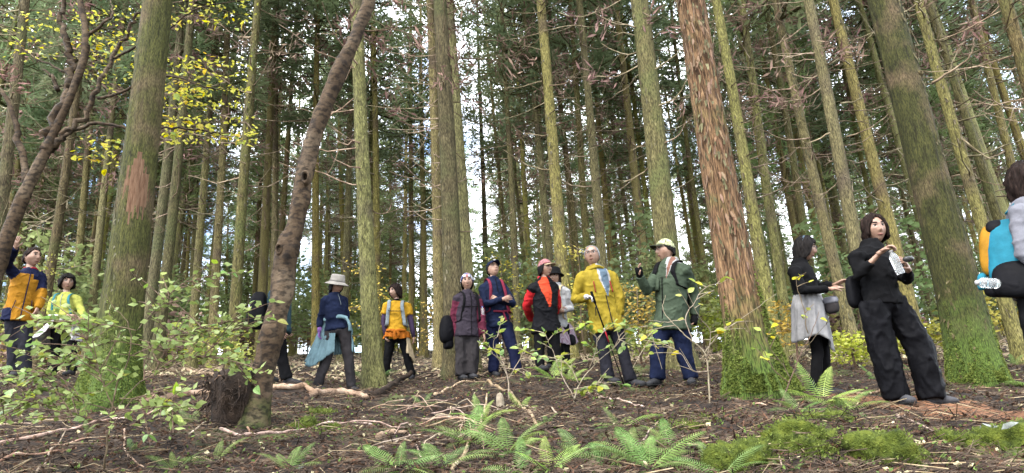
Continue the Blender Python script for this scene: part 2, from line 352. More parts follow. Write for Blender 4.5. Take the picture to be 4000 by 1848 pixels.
def gen_trunk(seed, r0, H, flare=.55, fh=.22, n=14, rings=26, ridge=.03, bend=.02, lobes=0.0, z_low=-.35):
    nr = np.random.default_rng(seed)
    t = np.linspace(0, 1, rings) ** 1.9; z = z_low + (H - z_low) * t; zz = np.maximum(z, 0)
    th = np.linspace(0, 2 * np.pi, n, endpoint=False)
    Z, T = np.meshgrid(z, th, indexing='ij'); ZZ = np.maximum(Z, 0)
    r = r0 * (1 - .78 * ZZ / H); fl = flare * np.exp(-ZZ / fh) + .35 * flare * np.exp(-ZZ / (fh * 4))
    lob = 1 + lobes * (np.cos(3 * T + seed) * .5 + np.cos(5 * T + seed * 2.3) * .5)
    r = r + r0 * fl * lob
    r = r * (1 + ridge * fbm(np.stack([np.cos(T) * 3.2, np.sin(T) * 3.2, Z * .55], -1) * 1.7, seed, 3)
             + ridge * .6 * fbm(np.stack([np.cos(T) * 14, np.sin(T) * 14, Z * 1.5], -1), seed + 5, 2))
    cx = bend * (np.sin(z * .5 + seed) - math.sin(seed)); cy = bend * (np.cos(z * .43 + seed) - math.cos(seed))
    V = np.stack([r * np.cos(T) + cx[:, None], r * np.sin(T) + cy[:, None], Z], -1).reshape(-1, 3)
    fs = [(i * n + j, i * n + (j + 1) % n, (i + 1) * n + (j + 1) % n, (i + 1) * n + j) for i in range(rings - 1) for j in range(n)]
    b = MB(); b.add(V, fs); return b
def loose_bark(seed, r0, H, z0, z1, count, L=(.04, .12), W=(.008, .02), lift=.03):
    nr = np.random.default_rng(seed); b = MB(); V = []
    for _ in range(count):
        z = nr.uniform(z0, z1); th = nr.random() * 6.283; r = r0 * (1 - .78 * z / H) + r0 * .19 * math.exp(-z / .9)
        l = nr.uniform(*L); w = nr.uniform(*W); o = np.array([math.cos(th), math.sin(th), 0]); s = np.array([-math.sin(th), math.cos(th), 0])
        sg = 1 if nr.random() < .5 else -1; q = o * r + [0, 0, z]; k = nr.uniform(.3, 1) * lift
        V += [q - s * w, q + s * w, q + s * w * .6 + o * k * .5 + [0, 0, sg * l * .6], q - s * w * .7 + o * k + [0, 0, sg * l]]
    b.add(V, np.arange(4 * count).reshape(-1, 4).tolist()); return b

CROWNS, DEADS, TRUNKS = [], [], []
for k in range(7):
    f, w = gen_crown(100 + k, z0=(8.2, 6.4, 4.6, 7.2, 1.2, 5.2, 13.0)[k], Lmax=(1.9, 1.7, 2.0, 1.8, 2.1, 1.9, 1.5)[k], dens=(.44, .44, .7, .44, .8, .5, .4)[k])
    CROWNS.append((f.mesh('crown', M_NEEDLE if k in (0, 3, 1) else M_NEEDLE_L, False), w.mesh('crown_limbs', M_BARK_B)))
    w, f = gen_dead(200 + k); DEADS.append((w.mesh('dead_branches', M_LIMB), f.mesh('dead_needles', M_DEADN, False)))
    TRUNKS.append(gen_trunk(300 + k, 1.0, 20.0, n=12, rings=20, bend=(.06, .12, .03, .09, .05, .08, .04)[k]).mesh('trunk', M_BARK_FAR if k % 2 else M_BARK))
TREES = []                                   # (x, y, radius) of every trunk
def furnish(root, k, spin, s=1.0, zs=1.0, crown=True, dead=True):
    """crown and dead lower branches of one tree"""
    if crown:
        c = link('crown', CROWNS[k][0], root, rot=(0, 0, spin), scale=(s, s, zs)); c['kind'] = 'stuff'; link('crown_limbs', CROWNS[k][1], c)['kind'] = 'stuff'
    if dead:
        d = link('dead_branches', DEADS[k][0], root, rot=(0, 0, spin * 2), scale=(s, s, zs)); d['kind'] = 'stuff'; link('dead_needles', DEADS[k][1], d)['kind'] = 'stuff'
def place_axis(x1, y1, x2, y2, Y):
    """base on the ground and axis of a trunk seen through two photo points at distance Y"""
    a, b = at(x1, y1, Y), at(x2, y2, Y); d = unit(b - a); t = 0.0; p = a
    for _ in range(12):
        p = a + d * t; t -= (p[2] - gz(p[0], p[1])) / d[2]
    p = a + d * t; p[2] = gz(p[0], p[1]); return p, d
def axis_euler(d, spin=0.0): return (Matrix.Rotation(0, 3, 'Z') @ Vector(d).to_track_quat('Z', 'Y').to_matrix()).to_euler()
def cedar(x1, y1, x2, y2, w, Y, mat, label, group=None, seed=0, H=None, big=False, flare=.5, fh=.22, flakes=0, crown=True, dead=True, name='cedar_tree', n=16, rings=34, lobes=0.0, ridge=.04):
    p, d = place_axis(x1, y1, x2, y2, Y); nr = random.Random(seed)
    H = H or nr.uniform(19, 23); z1 = float(np.linalg.norm(at(x1, y1, Y) - p)); r0 = w * Y / F / 2 * abs(d[2]) * math.cos(math.atan2(p[0], p[1])) / (1 - .78 * min(z1, H) / H + .35 * flare * math.exp(-z1 / (fh * 4)))
    root = empty(name, p, axis_euler(d)); tag(root, label, 'tree', group)
    gen_trunk(seed, r0, H, flare, fh, n, rings, ridge, .03, lobes).build('trunk', mat, root)
    if flakes: tag(loose_bark(seed, r0, H, .1, min(9, z1 * 2 + 3), flakes).build('loose_bark', M_FLAKE, root, False), kind='stuff')
    s = H / 20.0; furnish(root, 6 if Y < 11.5 else (0, 3, 1)[seed % 3], nr.random() * 6.28, s, s, crown, dead)
    TREES.append((p[0], p[1], r0)); return root, r0, H
def px_branch(root, pts, Y, r, name='branch', mat=None, dy=0.0):
    """a limb seen through photo points, kept at the tree's distance (dy: how far its tip comes forward)"""
    n = len(pts); P = spline([at(x, y, Y + dy * i / (n - 1)) for i, (x, y) in enumerate(pts)], 5)
    P = P + np.random.default_rng(int(pts[0][0])).normal(size=P.shape) * r * .35
    inv = np.array(root.matrix_basis.inverted()); Q = P @ inv[:3, :3].T + inv[:3, 3]
    b = MB(); b.add(*tube(Q, np.linspace(r, r * .3, len(Q)), 6)); return b.build(name, mat or M_LIMB, root)

G1 = 'tall cedars standing behind the hikers'
SPEC = [  # x, y low | x, y high | width in photo pixels | distance | dark bark? | label
    (45, 380, 85, 0, 55, 11, 1, 'dark mossy cedar behind the crooked brown tree'),
    (210, 924, 285, 400, 43, 13.5, 1, 'dark cedar rising behind the woman in the lime shirt'),
    (315, 890, 372, 300, 34, 19, 0, 'slim cedar behind the woman in the lime shirt, beside a dark one'),
    (400, 850, 440, 500, 34, 17, 0, 'slim cedar showing just beside the thick mossy trunk'),
    (613, 924, 702, 78, 46, 14, 1, 'dark cedar close behind the thick mossy trunk'),
    (660, 924, 745, 78, 46, 13, 1, 'rough brown cedar beside a darker one behind the mossy trunk'),
    (780, 924, 838, 40, 35, 16, 0, 'pale green cedar behind the leafy shrub, thinner than its neighbour'),
    (846, 924, 885, 0, 35, 15, 0, 'straight pale green cedar behind the leafy shrub'),
    (943, 924, 1010, 0, 46, 12.5, 1, 'vine wrapped cedar beside the leaning brown trunk'),
    (1073, 924, 1085, 230, 30, 19, 0, 'thin mossy cedar behind the leaning brown trunk'),
    (1237, 924, 1247, 0, 31, 17, 0, 'slender straight cedar between the leaning trunk and the bucket hat'),
    (1350, 924, 1368, 300, 29, 19, 0, 'slender mossy cedar above the woman in the bucket hat'),
    (1434, 924, 1390, 0, 66, 9.9, 0, 'sturdy cedar between the bucket hat and the yellow T-shirt'),
    (1468, 924, 1452, 150, 30, 17, 0, 'thin cedar half hidden behind the sturdy one by the bucket hat'),
    (1703, 924, 1672, 0, 43, 13, 0, 'pale mossy cedar with a climbing vine beside two darker trunks'),
    (1757, 924, 1718, 0, 76, 10.6, 1, 'thick dark cedar behind the woman in the patterned beanie'),
    (1815, 924, 1765, 0, 52, 11.4, 0, 'mossy footed cedar behind the man with folded arms'),
    (1889, 924, 1877, 500, 21, 27, 1, 'thin dark cedar far behind the man with folded arms'),
    (2003, 924, 1963, 40, 25, 18, 0, 'slim cedar rising between the navy cap and the red cap'),
    (2140, 924, 2078, 370, 29, 18, 0, 'slim pale cedar beside the stout one behind the red cap'),
    (2182, 924, 2100, 0, 52, 11.6, 0, 'stout pale cedar behind the woman in the red cap'),
    (2240, 924, 2159, 155, 27, 19, 1, 'dark thin cedar between the red cap and the grey haired man'),
    (2291, 924, 2233, 155, 30, 16, 1, 'dim cedar just behind the grey haired man'),
    (2341, 924, 2252, 0, 39, 13.5, 0, 'bright mossy cedar above the grey haired man'),
    (2594, 924, 2485, 0, 98, 9.6, 1, 'thick dark barked cedar behind the man in the green jacket'),
    (2535, 860, 2480, 460, 23, 21, 0, 'thin cedar just before the thick dark barked one'),
    (2737, 924, 2683, 500, 23, 21, 0, 'thin pale cedar beyond the peeling red trunk'),
    (2950, 924, 2784, 0, 54, 10.5, 0, 'pale mossy cedar close behind the peeling red trunk'),
    (3000, 776, 2895, 90, 28, 16, 0, 'thin cedar beyond the pale one by the peeling trunk'),
    (3023, 924, 2960, 500, 40, 12.5, 0, 'short seen cedar behind the woman with the tied jacket'),
    (3140, 924, 3008, 160, 34, 15, 1, 'vine wrapped slim cedar above the woman with the tied jacket'),
    (3240, 924, 3031, 0, 49, 11.5, 0, 'pale straight cedar between the two women in black'),
    (3334, 924, 3167, 0, 60, 9.8, 0, 'flaky barked cedar with long dead side branches'),
    (3490, 924, 3271, 0, 58, 10.2, 0, 'cedar with a stripped patch beside the woman with the bottle'),
    (3838, 853, 3598, 0, 58, 9.6, 0, 'pale cedar of a close pair behind the cyan backpack'),
    (3892, 853, 3629, 0, 44, 10.3, 1, 'darker cedar of a close pair behind the cyan backpack'),
    (3943, 644, 3776, 0, 39, 12.0, 0, 'thin cedar near the curly hair of the hiker with the cyan pack'),
    (4010, 360, 3908, 0, 70, 9.0, 1, 'vine covered dark cedar above the hiker with the cyan pack')]
BY = {}
for i, (x1, y1, x2, y2, w, Y, dk, lab) in enumerate(SPEC):
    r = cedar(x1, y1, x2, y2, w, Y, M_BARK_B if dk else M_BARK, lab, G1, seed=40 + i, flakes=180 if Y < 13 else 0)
    BY[x1] = (r[0], Y)
# long pale dead limbs that show singly
for x1, lst in ((3334, [[(3283, 405), (3350, 392), (3395, 342)], [(3303, 535), (3400, 500), (3490, 430)], [(3240, 520), (3160, 560), (3130, 548)]]),
                (1703, [[(1672, 498), (1620, 493), (1570, 470), (1540, 425)], [(1668, 320), (1600, 300), (1545, 250)], [(1690, 760), (1640, 800), (1560, 812)]]),
                (2182, [[(2145, 335), (2220, 320), (2252, 262)], [(2125, 122), (2230, 100), (2330, 105), (2392, 60)], [(2110, 50), (2040, 52), (1990, 45)]]),
                (2341, [[(2280, 300), (2330, 290), (2360, 215)], [(2275, 175), (2340, 190), (2400, 150)]]),
                (1350, [[(1362, 450), (1320, 450), (1290, 440)], [(1362, 480), (1310, 505), (1280, 506)], [(1355, 620), (1310, 625), (1262, 560)]]),
                (2594, [[(2545, 280), (2620, 230), (2660, 190)], [(2560, 420), (2640, 380), (2690, 300)], [(2590, 560), (2650, 530), (2680, 470)]]),
                (3838, [[(3700, 300), (3735, 215), (3760, 170)], [(3760, 545), (3850, 610), (3900, 620)]])):
    for pts in lst: px_branch(BY[x1][0], pts, BY[x1][1] - .12, .012, dy=-.3)

# the four big trunks near the path -------------------------------------------------
def path_side(root):
    """angle, in the tree's own frame, of the side that faces down the slope to the path"""
    p = root.matrix_basis.inverted() @ Vector((0, 0, 1.5)); return math.atan2(p.y, p.x)
def wound(root, z0, z1, th0, th1):
    """a ragged patch where the bark has been scraped off, coloured on the trunk itself"""
    o = [c for c in root.children if c.name.startswith('trunk')][0]; me = o.data; me.materials.append(M_WOUND); C = np.empty(len(me.polygons) * 3); me.polygons.foreach_get('center', C); C = C.reshape(-1, 3)
    th = (np.arctan2(C[:, 1], C[:, 0]) - path_side(root) + np.pi) % (2 * np.pi) - np.pi; q = ((C[:, 2] - (z0 + z1) / 2) / ((z1 - z0) / 2)) ** 2 + ((th - (th0 + th1) / 2) / ((th1 - th0) / 2)) ** 2 + .9 * fbm(np.stack([th * 14, 0 * th, C[:, 2] * 4], -1), 3, 3)
    me.polygons.foreach_set('material_index', (q < 1).astype(np.int32)); me.update()
def moss_cover(root, seed, r0, flare, fh, H, z1, count, name='moss_cover', size=.022):
    """small moss and creeper leaves growing over the flared foot"""
    nr = np.random.default_rng(seed); V = []; th = nr.random(count) * 6.283; z = z1 * nr.random(count) ** 1.35
    z = z * np.clip(.62 + .6 * fbm(np.stack([np.cos(th) * 3, np.sin(th) * 3, th * 0], -1), seed, 3), .15, 1.3); rr = r0 * (1 - .78 * z / H) + r0 * (flare * np.exp(-z / fh) + .35 * flare * np.exp(-z / (fh * 4))) * (1 + LOB[seed] * (np.cos(3 * th + seed) * .5 + np.cos(5 * th + seed * 2.3) * .5))
    o = np.stack([np.cos(th), np.sin(th), np.zeros(count)], -1); C = o * (rr * 1.01)[:, None] + np.stack([0 * z, 0 * z, z], -1)
    b = MB(); b.add(*diamonds(C, o * .8 + [0, 0, -.5] + nr.normal(size=(count, 3)) * .6, nr.uniform(.6, 1.6, count) * size, nr.uniform(.3, .6, count) * size, nr))
    return tag(b.build(name, M_MOSSLEAF, root, False), kind='stuff')
LOB = {900: .45, 901: .5, 902: .35}
def knots(root, seed, r0, H, zs, mat):
    nr = np.random.default_rng(seed)
    for z in zs:
        th = path_side(root) + nr.uniform(-1.0, 1.0); r = (r0 * (1 - .78 * z / H)) * 1.0 + r0 * .19 * math.exp(-z / .9); o = np.array([math.cos(th), math.sin(th), 0.])
        P = [o * (r - .02) + [0, 0, z], o * (r + .012) + [0, 0, z], o * (r + .03) + [0, 0, z + .004], o * (r + .012) + [0, 0, z]]
        b = MB(); b.add(*tube(P, [.05, .035, .022, .008], 9)); b.build('knot', mat, root)
t1, r1, H1 = cedar(506, 924, 617, 0, 165, 7.1, M_BARK_NEAR, 'thick moss green cedar with a reddish scraped patch', None, 900, 22, n=72, rings=200, flare=.62, fh=.34, lobes=.45, flakes=700, dead=False, ridge=.035)
wound(t1, 1.98, 2.62, -.52, .6); moss_cover(t1, 900, r1, .62, .34, H1, .9, 6500, size=.016)
knots(t1, 5, r1, H1, (1.75, 2.2, 2.75, 3.2, 3.55, 3.7), M_BARK_NEAR)
t2, r2, H2 = cedar(2853, 924, 2698, 0, 150, 6.3, M_BARK_RED, 'reddish cedar with peeling bark and a creeper covered foot', None, 901, 22, n=120, rings=240, flare=.75, fh=.36, lobes=.5, flakes=500, dead=False, ridge=.06)
moss_cover(t2, 901, r2, .75, .36, H2, 1.0, 15000, 'creeper_leaves', .017)
t3, r3, H3 = cedar(3691, 924, 3466, 0, 176, 7.5, M_BARK_OLIVE, 'thick olive green cedar behind the woman with the bottle', None, 902, 22, n=64, rings=180, flare=.28, fh=.3, lobes=.35, flakes=900, dead=False, ridge=.04)
moss_cover(t3, 902, r3, .28, .3, H3, .7, 6000, size=.016); knots(t3, 8, r3, H3, (2.2, 3.6), M_BARK_NEAR)
px_branch(t3, [(3640, 325), (3730, 270), (3790, 215), (3808, 145)], 7.3, .016, dy=-.4)
# peeling strips on the red trunk: one mesh per shape, one object per strip
_st = []
for k in range(4):
    nr = np.random.default_rng(60 + k); V = []; n = 6
    for i in range(n):
        t = i / (n - 1); cu = .035 * (t ** 2) * (1 if k % 2 else .5); w = .016 * (1 - .35 * t) * nr.uniform(.8, 1.2)
        for s in (-1, 0, 1): V.append((s * w + .004 * nr.normal(), -.004 - cu - (.004 if s == 0 else 0), -t * .15 if k < 2 else t * .15))
    b = MB(); b.add(V, [(i * 3 + j, i * 3 + j + 1, (i + 1) * 3 + j + 1, (i + 1) * 3 + j) for i in range(n - 1) for j in range(2)]); _st.append(b.mesh('bark_strip', M_STRIP))
nr = random.Random(4)
for k in range(170):
    z = nr.uniform(1.0, 4.6); th = path_side(t2) + nr.uniform(-1.35, 1.1); r = r2 * (1 - .78 * z / H2) + r2 * .3 * math.exp(-z / 1.3)
    if nr.random() < .5: z = round(z / .42) * .42 + nr.uniform(-.06, .06)
    link('bark_strip', _st[k % 4], t2, (r * 1.0 * math.cos(th), r * 1.0 * math.sin(th), z), (nr.uniform(-.15, .1), nr.uniform(-.25, .25), th + math.pi / 2), (nr.uniform(.3, .85), nr.uniform(.3, 1.1), nr.uniform(.35, 1.2)))

# leaning smooth barked tree in the middle ------------------------------------------
LEAN = [(985, 1690, 150), (1003, 1600, 112), (1018, 1500, 92), (1030, 1430, 96), (1058, 1312, 100), (1080, 1230, 100), (1100, 1157, 98), (1110, 1060, 104), (1116, 1000, 110), (1128, 940, 96), (1147, 900, 86), (1168, 800, 82), (1184, 725, 86), (1194, 665, 96),
        (1208, 605, 84), (1240, 490, 82), (1290, 365, 80), (1340, 250, 76), (1392, 140, 70), (1441, 0, 64), (1455, -120, 60), (1450, -300, 54), (1425, -520, 44), (1440, -800, 34)]
def tube_tree(name, pts, Y, label, seed, n=28, m=8, lump=.05, dys=None):
    P = np.array([at(x, y, Y + (dys[i] if dys else 0)) for i, (x, y, w) in enumerate(pts)]); R = np.array([w * Y / F / 2 * .93 * math.cos(math.atan(ray(pts[0][0], 900)[0])) for *_, w in pts])
    P = spline(P, m); R = spline(R[:, None], m)[:, 0]
    base = np.array([P[0][0], P[0][1], gz(P[0][0], P[0][1])]); root = empty(name, base); tag(root, label, 'tree')
    V, fs = tube(P - base, R, n); nn = len(P) * n
    d = lump * fbm(V * 5, seed, 3) + lump * .5 * fbm(V * np.array([22, 22, 7]), seed + 3, 2)
    ctr = np.repeat(P - base, n, 0); V[:nn] += (V[:nn] - ctr) * d[:nn, None] * 2.2
    b = MB(); b.add(V, fs); b.build('trunk', M_SMOOTH, root); TREES.append((base[0], base[1], R[0])); return root, base
lean, lean_b = tube_tree('leaning_tree', LEAN, 6.0, 'bent brown smooth barked tree leaning over the slope', 21, n=40, m=10, lump=.085)
def hollow(root, px, py, Y, r, name):
    """raised rim round a dark hole where a limb broke off"""
    p = at(px, py, Y) - np.array(root.location); b = MB(); th = np.linspace(0, 6.283, 20, endpoint=False); V = []
    prof = [(1.25, .03), (1.05, -.012), (.8, -.02), (.55, .0), (.4, .05), (.05, .07)]
    for q, dp in prof:
        for t in th: V.append(p + np.array([q * r * math.cos(t) * .7, dp, q * r * 1.25 * math.sin(t) + .1 * q * r * math.cos(2 * t)]))
    n = 20; b.add(V, [(i * n + j, i * n + (j + 1) % n, (i + 1) * n + (j + 1) % n, (i + 1) * n + j) for i in range(len(prof) - 1) for j in range(n)]); b.build(name, M_SMOOTH, root)
hollow(lean, 1090, 972, 5.90, .042, 'knot_hole')
hollow(lean, 1192, 690, 5.885, .05, 'knot_scar')

# crooked tree at the side with the yellow leaves -----------------------------------
CROOK = [(-210, 1660, 120), (-155, 1450, 98), (-78, 1230, 90), (-8, 1040, 84), (40, 900, 80), (90, 770, 74), (142, 665, 68), (180, 590, 62), (215, 510, 52), (265, 400, 48), (310, 285, 46), (335, 190, 44), (330, 90, 40), (310, -10, 36), (300, -150, 30), (330, -360, 22)]
crook, crook_b = tube_tree('crooked_tree', CROOK, 7.6, 'crooked bare brown tree with forked limbs and yellow leaves', 33, lump=.04)
LIMBS = [([(180, 585), (190, 520), (250, 390), (285, 290), (270, 210), (240, 130), (245, 40), (255, -60)], .075), ([(190, 580), (250, 530), (340, 440), (380, 330), (440, 230), (500, 120), (540, 60), (640, 0)], .045),
         ([(105, 750), (80, 560), (60, 470), (0, 345), (-60, 260)], .05), ([(240, 540), (300, 505), (390, 480), (480, 500), (560, 500), (700, 500), (800, 515), (900, 520)], .026), ([(225, 350), (205, 300), (170, 265)], .03),
         ([(380, 385), (450, 370), (560, 320), (680, 300), (800, 340), (900, 350)], .02), ([(285, 290), (230, 270), (120, 215), (30, 120)], .018), ([(440, 230), (520, 190), (620, 150), (720, 60), (820, 20), (960, 0)], .018), ([(330, 150), (380, 110), (440, 60), (430, 0)], .026)]
for pts, r in LIMBS: px_branch(crook, pts, 7.62, r, 'limb', M_SMOOTH)

# the dense stand further back ------------------------------------------------------
G2 = 'slender cedars of the dense stand on the slope'
nr = random.Random(12); count = 0
def stand(n, Y0, Y1, pw, kinds, hs, gap, label, group):
    c = 0
    for _ in range(9000):
        if c >= n: break
        Y = Y0 + (Y1 - Y0) * nr.random() ** pw; a = nr.uniform(-.98, .92); x = a * Y
        if any(abs(a - g) < w and Y > 17 for g, w in ((-.075, .06), (.235, .03), (-.42, .03), (.52, .02))) and Y < 44: continue     # openings where the sky shows
        if any((x - tx) ** 2 + (Y - ty) ** 2 < gap ** 2 for tx, ty, _r in TREES): continue
        k = nr.randrange(6); D = nr.uniform(.085, .155); s = nr.uniform(*hs)
        root = empty('cedar_tree', (x, Y, gz(x, Y) - .05), (nr.gauss(0, .02), nr.gauss(-.012, .02), nr.random() * 6.28))
        tag(root, ('pale mossy ' if k % 2 else 'darker mossy ') + label + (' at its nearer side' if Y < (Y0 + Y1) / 2 - 4 else ' far up the slope'), 'tree', group)
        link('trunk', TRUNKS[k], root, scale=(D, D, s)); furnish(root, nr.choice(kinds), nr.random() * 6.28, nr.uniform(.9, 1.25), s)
        TREES.append((x, Y, D)); c += 1
stand(152, 14.5, 43, .8, (0, 1, 3, 0, 3, 5), (.85, 1.15), 1.55, 'slender cedar of the stand behind the hikers', G2)
stand(92, 42, 60, 1, (2, 4, 5, 4, 4), (.55, .85), 1.7, 'low branched young cedar edging the far stand', 'young cedars along the far edge of the stand')
# unseen wood behind the photographer, added for its shading of the hikers
nr = random.Random(5); c = 0
while c < 9:
    x, y = nr.uniform(-20, 20), nr.uniform(-24, -2.5)
    if any((x - tx) ** 2 + (y - ty) ** 2 < 9 for tx, ty, _r in TREES): continue
    k = nr.randrange(6); root = empty('cedar_tree', (x, y, gz(x, y) - .05), (nr.gauss(0, .02), nr.gauss(0, .02), nr.random() * 6.28)); tag(root, 'unseen cedar added behind the photographer for its shade', 'tree', 'unseen cedars added behind the photographer')
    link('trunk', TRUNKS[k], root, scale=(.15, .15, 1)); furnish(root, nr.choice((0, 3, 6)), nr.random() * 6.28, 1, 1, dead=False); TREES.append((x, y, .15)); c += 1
# ------------------------------------------------------------------ leaves, shrubs, ferns
M_LEAF = material('green_shrub_leaf', [(0.0859, 0.1383, 0.0294), (0.1376, 0.2029, 0.0462), (0.2063, 0.2768, 0.0838)], (9, 9, 9), 3, .5, spec=.5, trans=.4, objvar=.3)
M_LEAF_Y = material('yellow_autumn_leaf', [(0.2912, 0.2500, 0.0160), (0.4480, 0.3800, 0.0240), (0.5824, 0.5000, 0.0560)], (9, 9, 9), 3, .55, spec=.4, trans=.5, objvar=.25)
M_LEAF_YG = material('yellow_green_leaf', [(0.1300, 0.1683, 0.0217), (0.2167, 0.2601, 0.0361), (0.3034, 0.3213, 0.0506)], (9, 9, 9), 3, .5, spec=.45, trans=.45, objvar=.3)
M_LEAF_O = material('ochre_leaf', [(.22, .16, .03), (.34, .26, .05), (.42, .34, .07)], (9, 9, 9), 3, .6, trans=.4, objvar=.2)
M_TWIG = material('shrub_twig', [(0.0360, 0.0240, 0.0150), (0.0780, 0.0540, 0.0330), (0.1200, 0.0900, 0.0600)], (20, 20, 20), 3, .8, objvar=.2)
M_TWIG_P = material('pale_twig', [(0.1200, 0.0960, 0.0660), (0.1980, 0.1620, 0.1140), (0.2640, 0.2280, 0.1680)], (20, 20, 20), 3, .8, objvar=.15)
M_FERN = material('fern_frond', [(.07, .115, .03), (.12, .185, .052), (.19, .26, .095)], (7, 7, 7), 3, .6, spec=.2, trans=.35, objvar=.22)
M_FERN_Y = material('pale_fern_frond', [(.13, .2, .04), (.2, .3, .06), (.3, .38, .1)], (7, 7, 7), 3, .5, spec=.5, trans=.4, objvar=.2)

def leaf_mesh(name, mat, w=.32, fold=.10, droop=.12, n=5, tip=1.0):
    V = []
    for i in range(n + 1):
        t = i / n; ww = w * math.sin(math.pi * t ** .8) ** .85 * (1 if i not in (0, n) else .02)
        z = -droop * t * t
        V += [(-ww, t, z + fold * ww * 2), (0, t, z), (ww, t, z + fold * ww * 2)]
    b = MB(); b.add(V, [(i * 3 + j, i * 3 + j + 1, (i + 1) * 3 + j + 1, (i + 1) * 3 + j) for i in range(n) for j in range(2)]); return b.mesh(name, mat)
LEAVES = {k: [leaf_mesh('leaf', m, w, f, d) for w, f, d in ((.30, .12, .10), (.36, .2, .2), (.27, .05, .05))] for k, m in (('g', M_LEAF), ('y', M_LEAF_Y), ('yg', M_LEAF_YG), ('o', M_LEAF_O))}
def put_leaf(root, base, p, d, kind, size, rng, name='leaf'):
    """one leaf object: stalk end at p, pointing along d, face roughly up"""
    d = unit(d); up = unit(np.array([rng.gauss(0, .5), rng.gauss(0, .5) - .7, 1.0])); x = unit(np.cross(d, up)); z = np.cross(x, d)
    e = Matrix(np.column_stack([x, d, z]).tolist()).to_euler()
    s = size * rng.uniform(.65, 1.25); return link(name, rng.choice(LEAVES[kind]), root, p - base, e, (s * rng.uniform(.85, 1.15), s, s))
def shrub(name, label, cat, base, stems, Y, nleaf, kinds, size, seed, twig_mat=M_TWIG, r=.0065, twigs=60, tw=(.15, .42), spread=.3, group=None, extra=0):
    rng = random.Random(seed); nr = np.random.default_rng(seed); base = np.asarray(base, float); root = empty(name, base); tag(root, label, cat, group)
    paths = []
    for si, pts in enumerate(stems):
        n = len(pts); off = rng.uniform(-spread, spread) if si else 0
        P = spline([at(x, y, Y + off * (i / (n - 1))) for i, (x, y) in enumerate(pts)], 6); P = P + np.cumsum(nr.normal(size=P.shape), 0) * .0035
        if si == 0: P[0] = base - [0, 0, .05]
        rr = r * (1 if si == 0 else .6); b = MB(); b.add(*tube(P - base, np.linspace(rr, rr * .25, len(P)), 6)); b.build('stem', twig_mat, root); paths.append(P)
    tb = MB(); spots = []
    for k in range(twigs):
        P = rng.choice(paths[1:] or paths); i = rng.randrange(max(1, len(P) // 4), len(P)); d = unit(P[min(i, len(P) - 1)] - P[i - 1])
        q = unit(d * .7 + nr.normal(size=3) * [.8, .6, .32]); L = rng.uniform(*tw); Q = curved_branch(P[i - 1], q, L, -.06, -.12, 4)
        tb.add(*tube(Q - base, np.linspace(.0042, .0018, len(Q)), 4, cap=False)); spots.append(Q)
    if twigs: tag(tb.build('twigs', twig_mat, root), kind='stuff')
    for P in paths[1:] or paths: spots.append(P[len(P) // 2:])
    for k in range(nleaf):
        Q = rng.choice(spots); t = rng.random() ** .7 * (len(Q) - 1.001); i = int(t); p = Q[i] + (Q[i + 1] - Q[i]) * (t - i); d = unit(Q[i + 1] - Q[i])
        s = unit(np.cross(d, [0, 0, 1])) * rng.choice((-1, 1)); put_leaf(root, base, p, d * .6 + s * .8 + nr.normal(size=3) * .25 + [0, 0, -.12], rng.choice(kinds), size, rng)
    if extra:                                  # the leaves past the first 300, joined
        C, D = [], []
        for k in range(extra):
            Q = rng.choice(spots); t = rng.random() * (len(Q) - 1.001); i = int(t); C.append(Q[i] + (Q[i + 1] - Q[i]) * (t - i) + nr.normal(size=3) * .02 - base); D.append(nr.normal(size=3) * [1, 1, .4])
        fb = MB(); fb.add(*diamonds(np.array(C), np.array(D), nr.uniform(.6, 1.1, extra) * size, size * .27, nr)); tag(fb.build('small_leaves', LEAVES[kinds[0]][0].materials[0], root, False), kind='stuff')
    return root
b0 = on_ground(405, 1846)
shrub('leafy_shrub', 'spreading leafy green shrub before the thick mossy trunk', 'shrub', b0,
      [[(405, 1846), (425, 1700), (450, 1600), (480, 1480), (520, 1380), (535, 1290), (520, 1230), (470, 1180), (420, 1130)],
       [(440, 1620), (520, 1520), (600, 1470), (700, 1420), (790, 1400), (900, 1420), (980, 1450)], [(535, 1290), (580, 1240), (650, 1180), (700, 1130), (780, 1100)],
       [(440, 1605), (330, 1570), (240, 1530), (150, 1510), (40, 1540), (-20, 1560)], [(480, 1480), (400, 1440), (300, 1415), (180, 1420), (60, 1400)],
       [(520, 1380), (620, 1330), (720, 1290), (840, 1270), (960, 1240)], [(535, 1290), (440, 1270), (340, 1260), (230, 1240), (110, 1245)],
       [(470, 1560), (560, 1560), (640, 1570), (700, 1575)], [(450, 1600), (400, 1500), (350, 1380), (330, 1310)], [(790, 1400), (850, 1330), (920, 1300), (1000, 1290)],
       [(330, 1570), (250, 1480), (180, 1460), (90, 1470)], [(600, 1470), (640, 1380), (680, 1330), (640, 1260)], [(420, 1650), (300, 1640), (180, 1590), (60, 1600)]],
      4.6, 300, ('g', 'g', 'g', 'yg'), .068, 5, twigs=190, extra=900)
b1 = on_ground(2240, 1568)
shrub('leafy_shrub', 'bright green shrub with pale twigs before the yellow jacket', 'shrub', b1,
      [[(2240, 1568), (2260, 1500), (2320, 1430), (2390, 1370)], [(2240, 1555), (2200, 1480), (2170, 1400), (2150, 1330), (2130, 1280)], [(2390, 1370), (2450, 1310), (2520, 1330), (2610, 1355)],
       [(2260, 1500), (2210, 1420), (2100, 1390), (2020, 1370)], [(2300, 1440), (2330, 1340), (2300, 1290), (2240, 1270)], [(2390, 1370), (2440, 1290), (2500, 1280)], [(2240, 1520), (2330, 1500), (2420, 1490)]],
      b1[1] - .05, 190, ('g', 'yg', 'g'), .085, 6, M_TWIG_P, .0085, 40, (.12, .34), .25)
b2 = on_ground(1992, 1566)
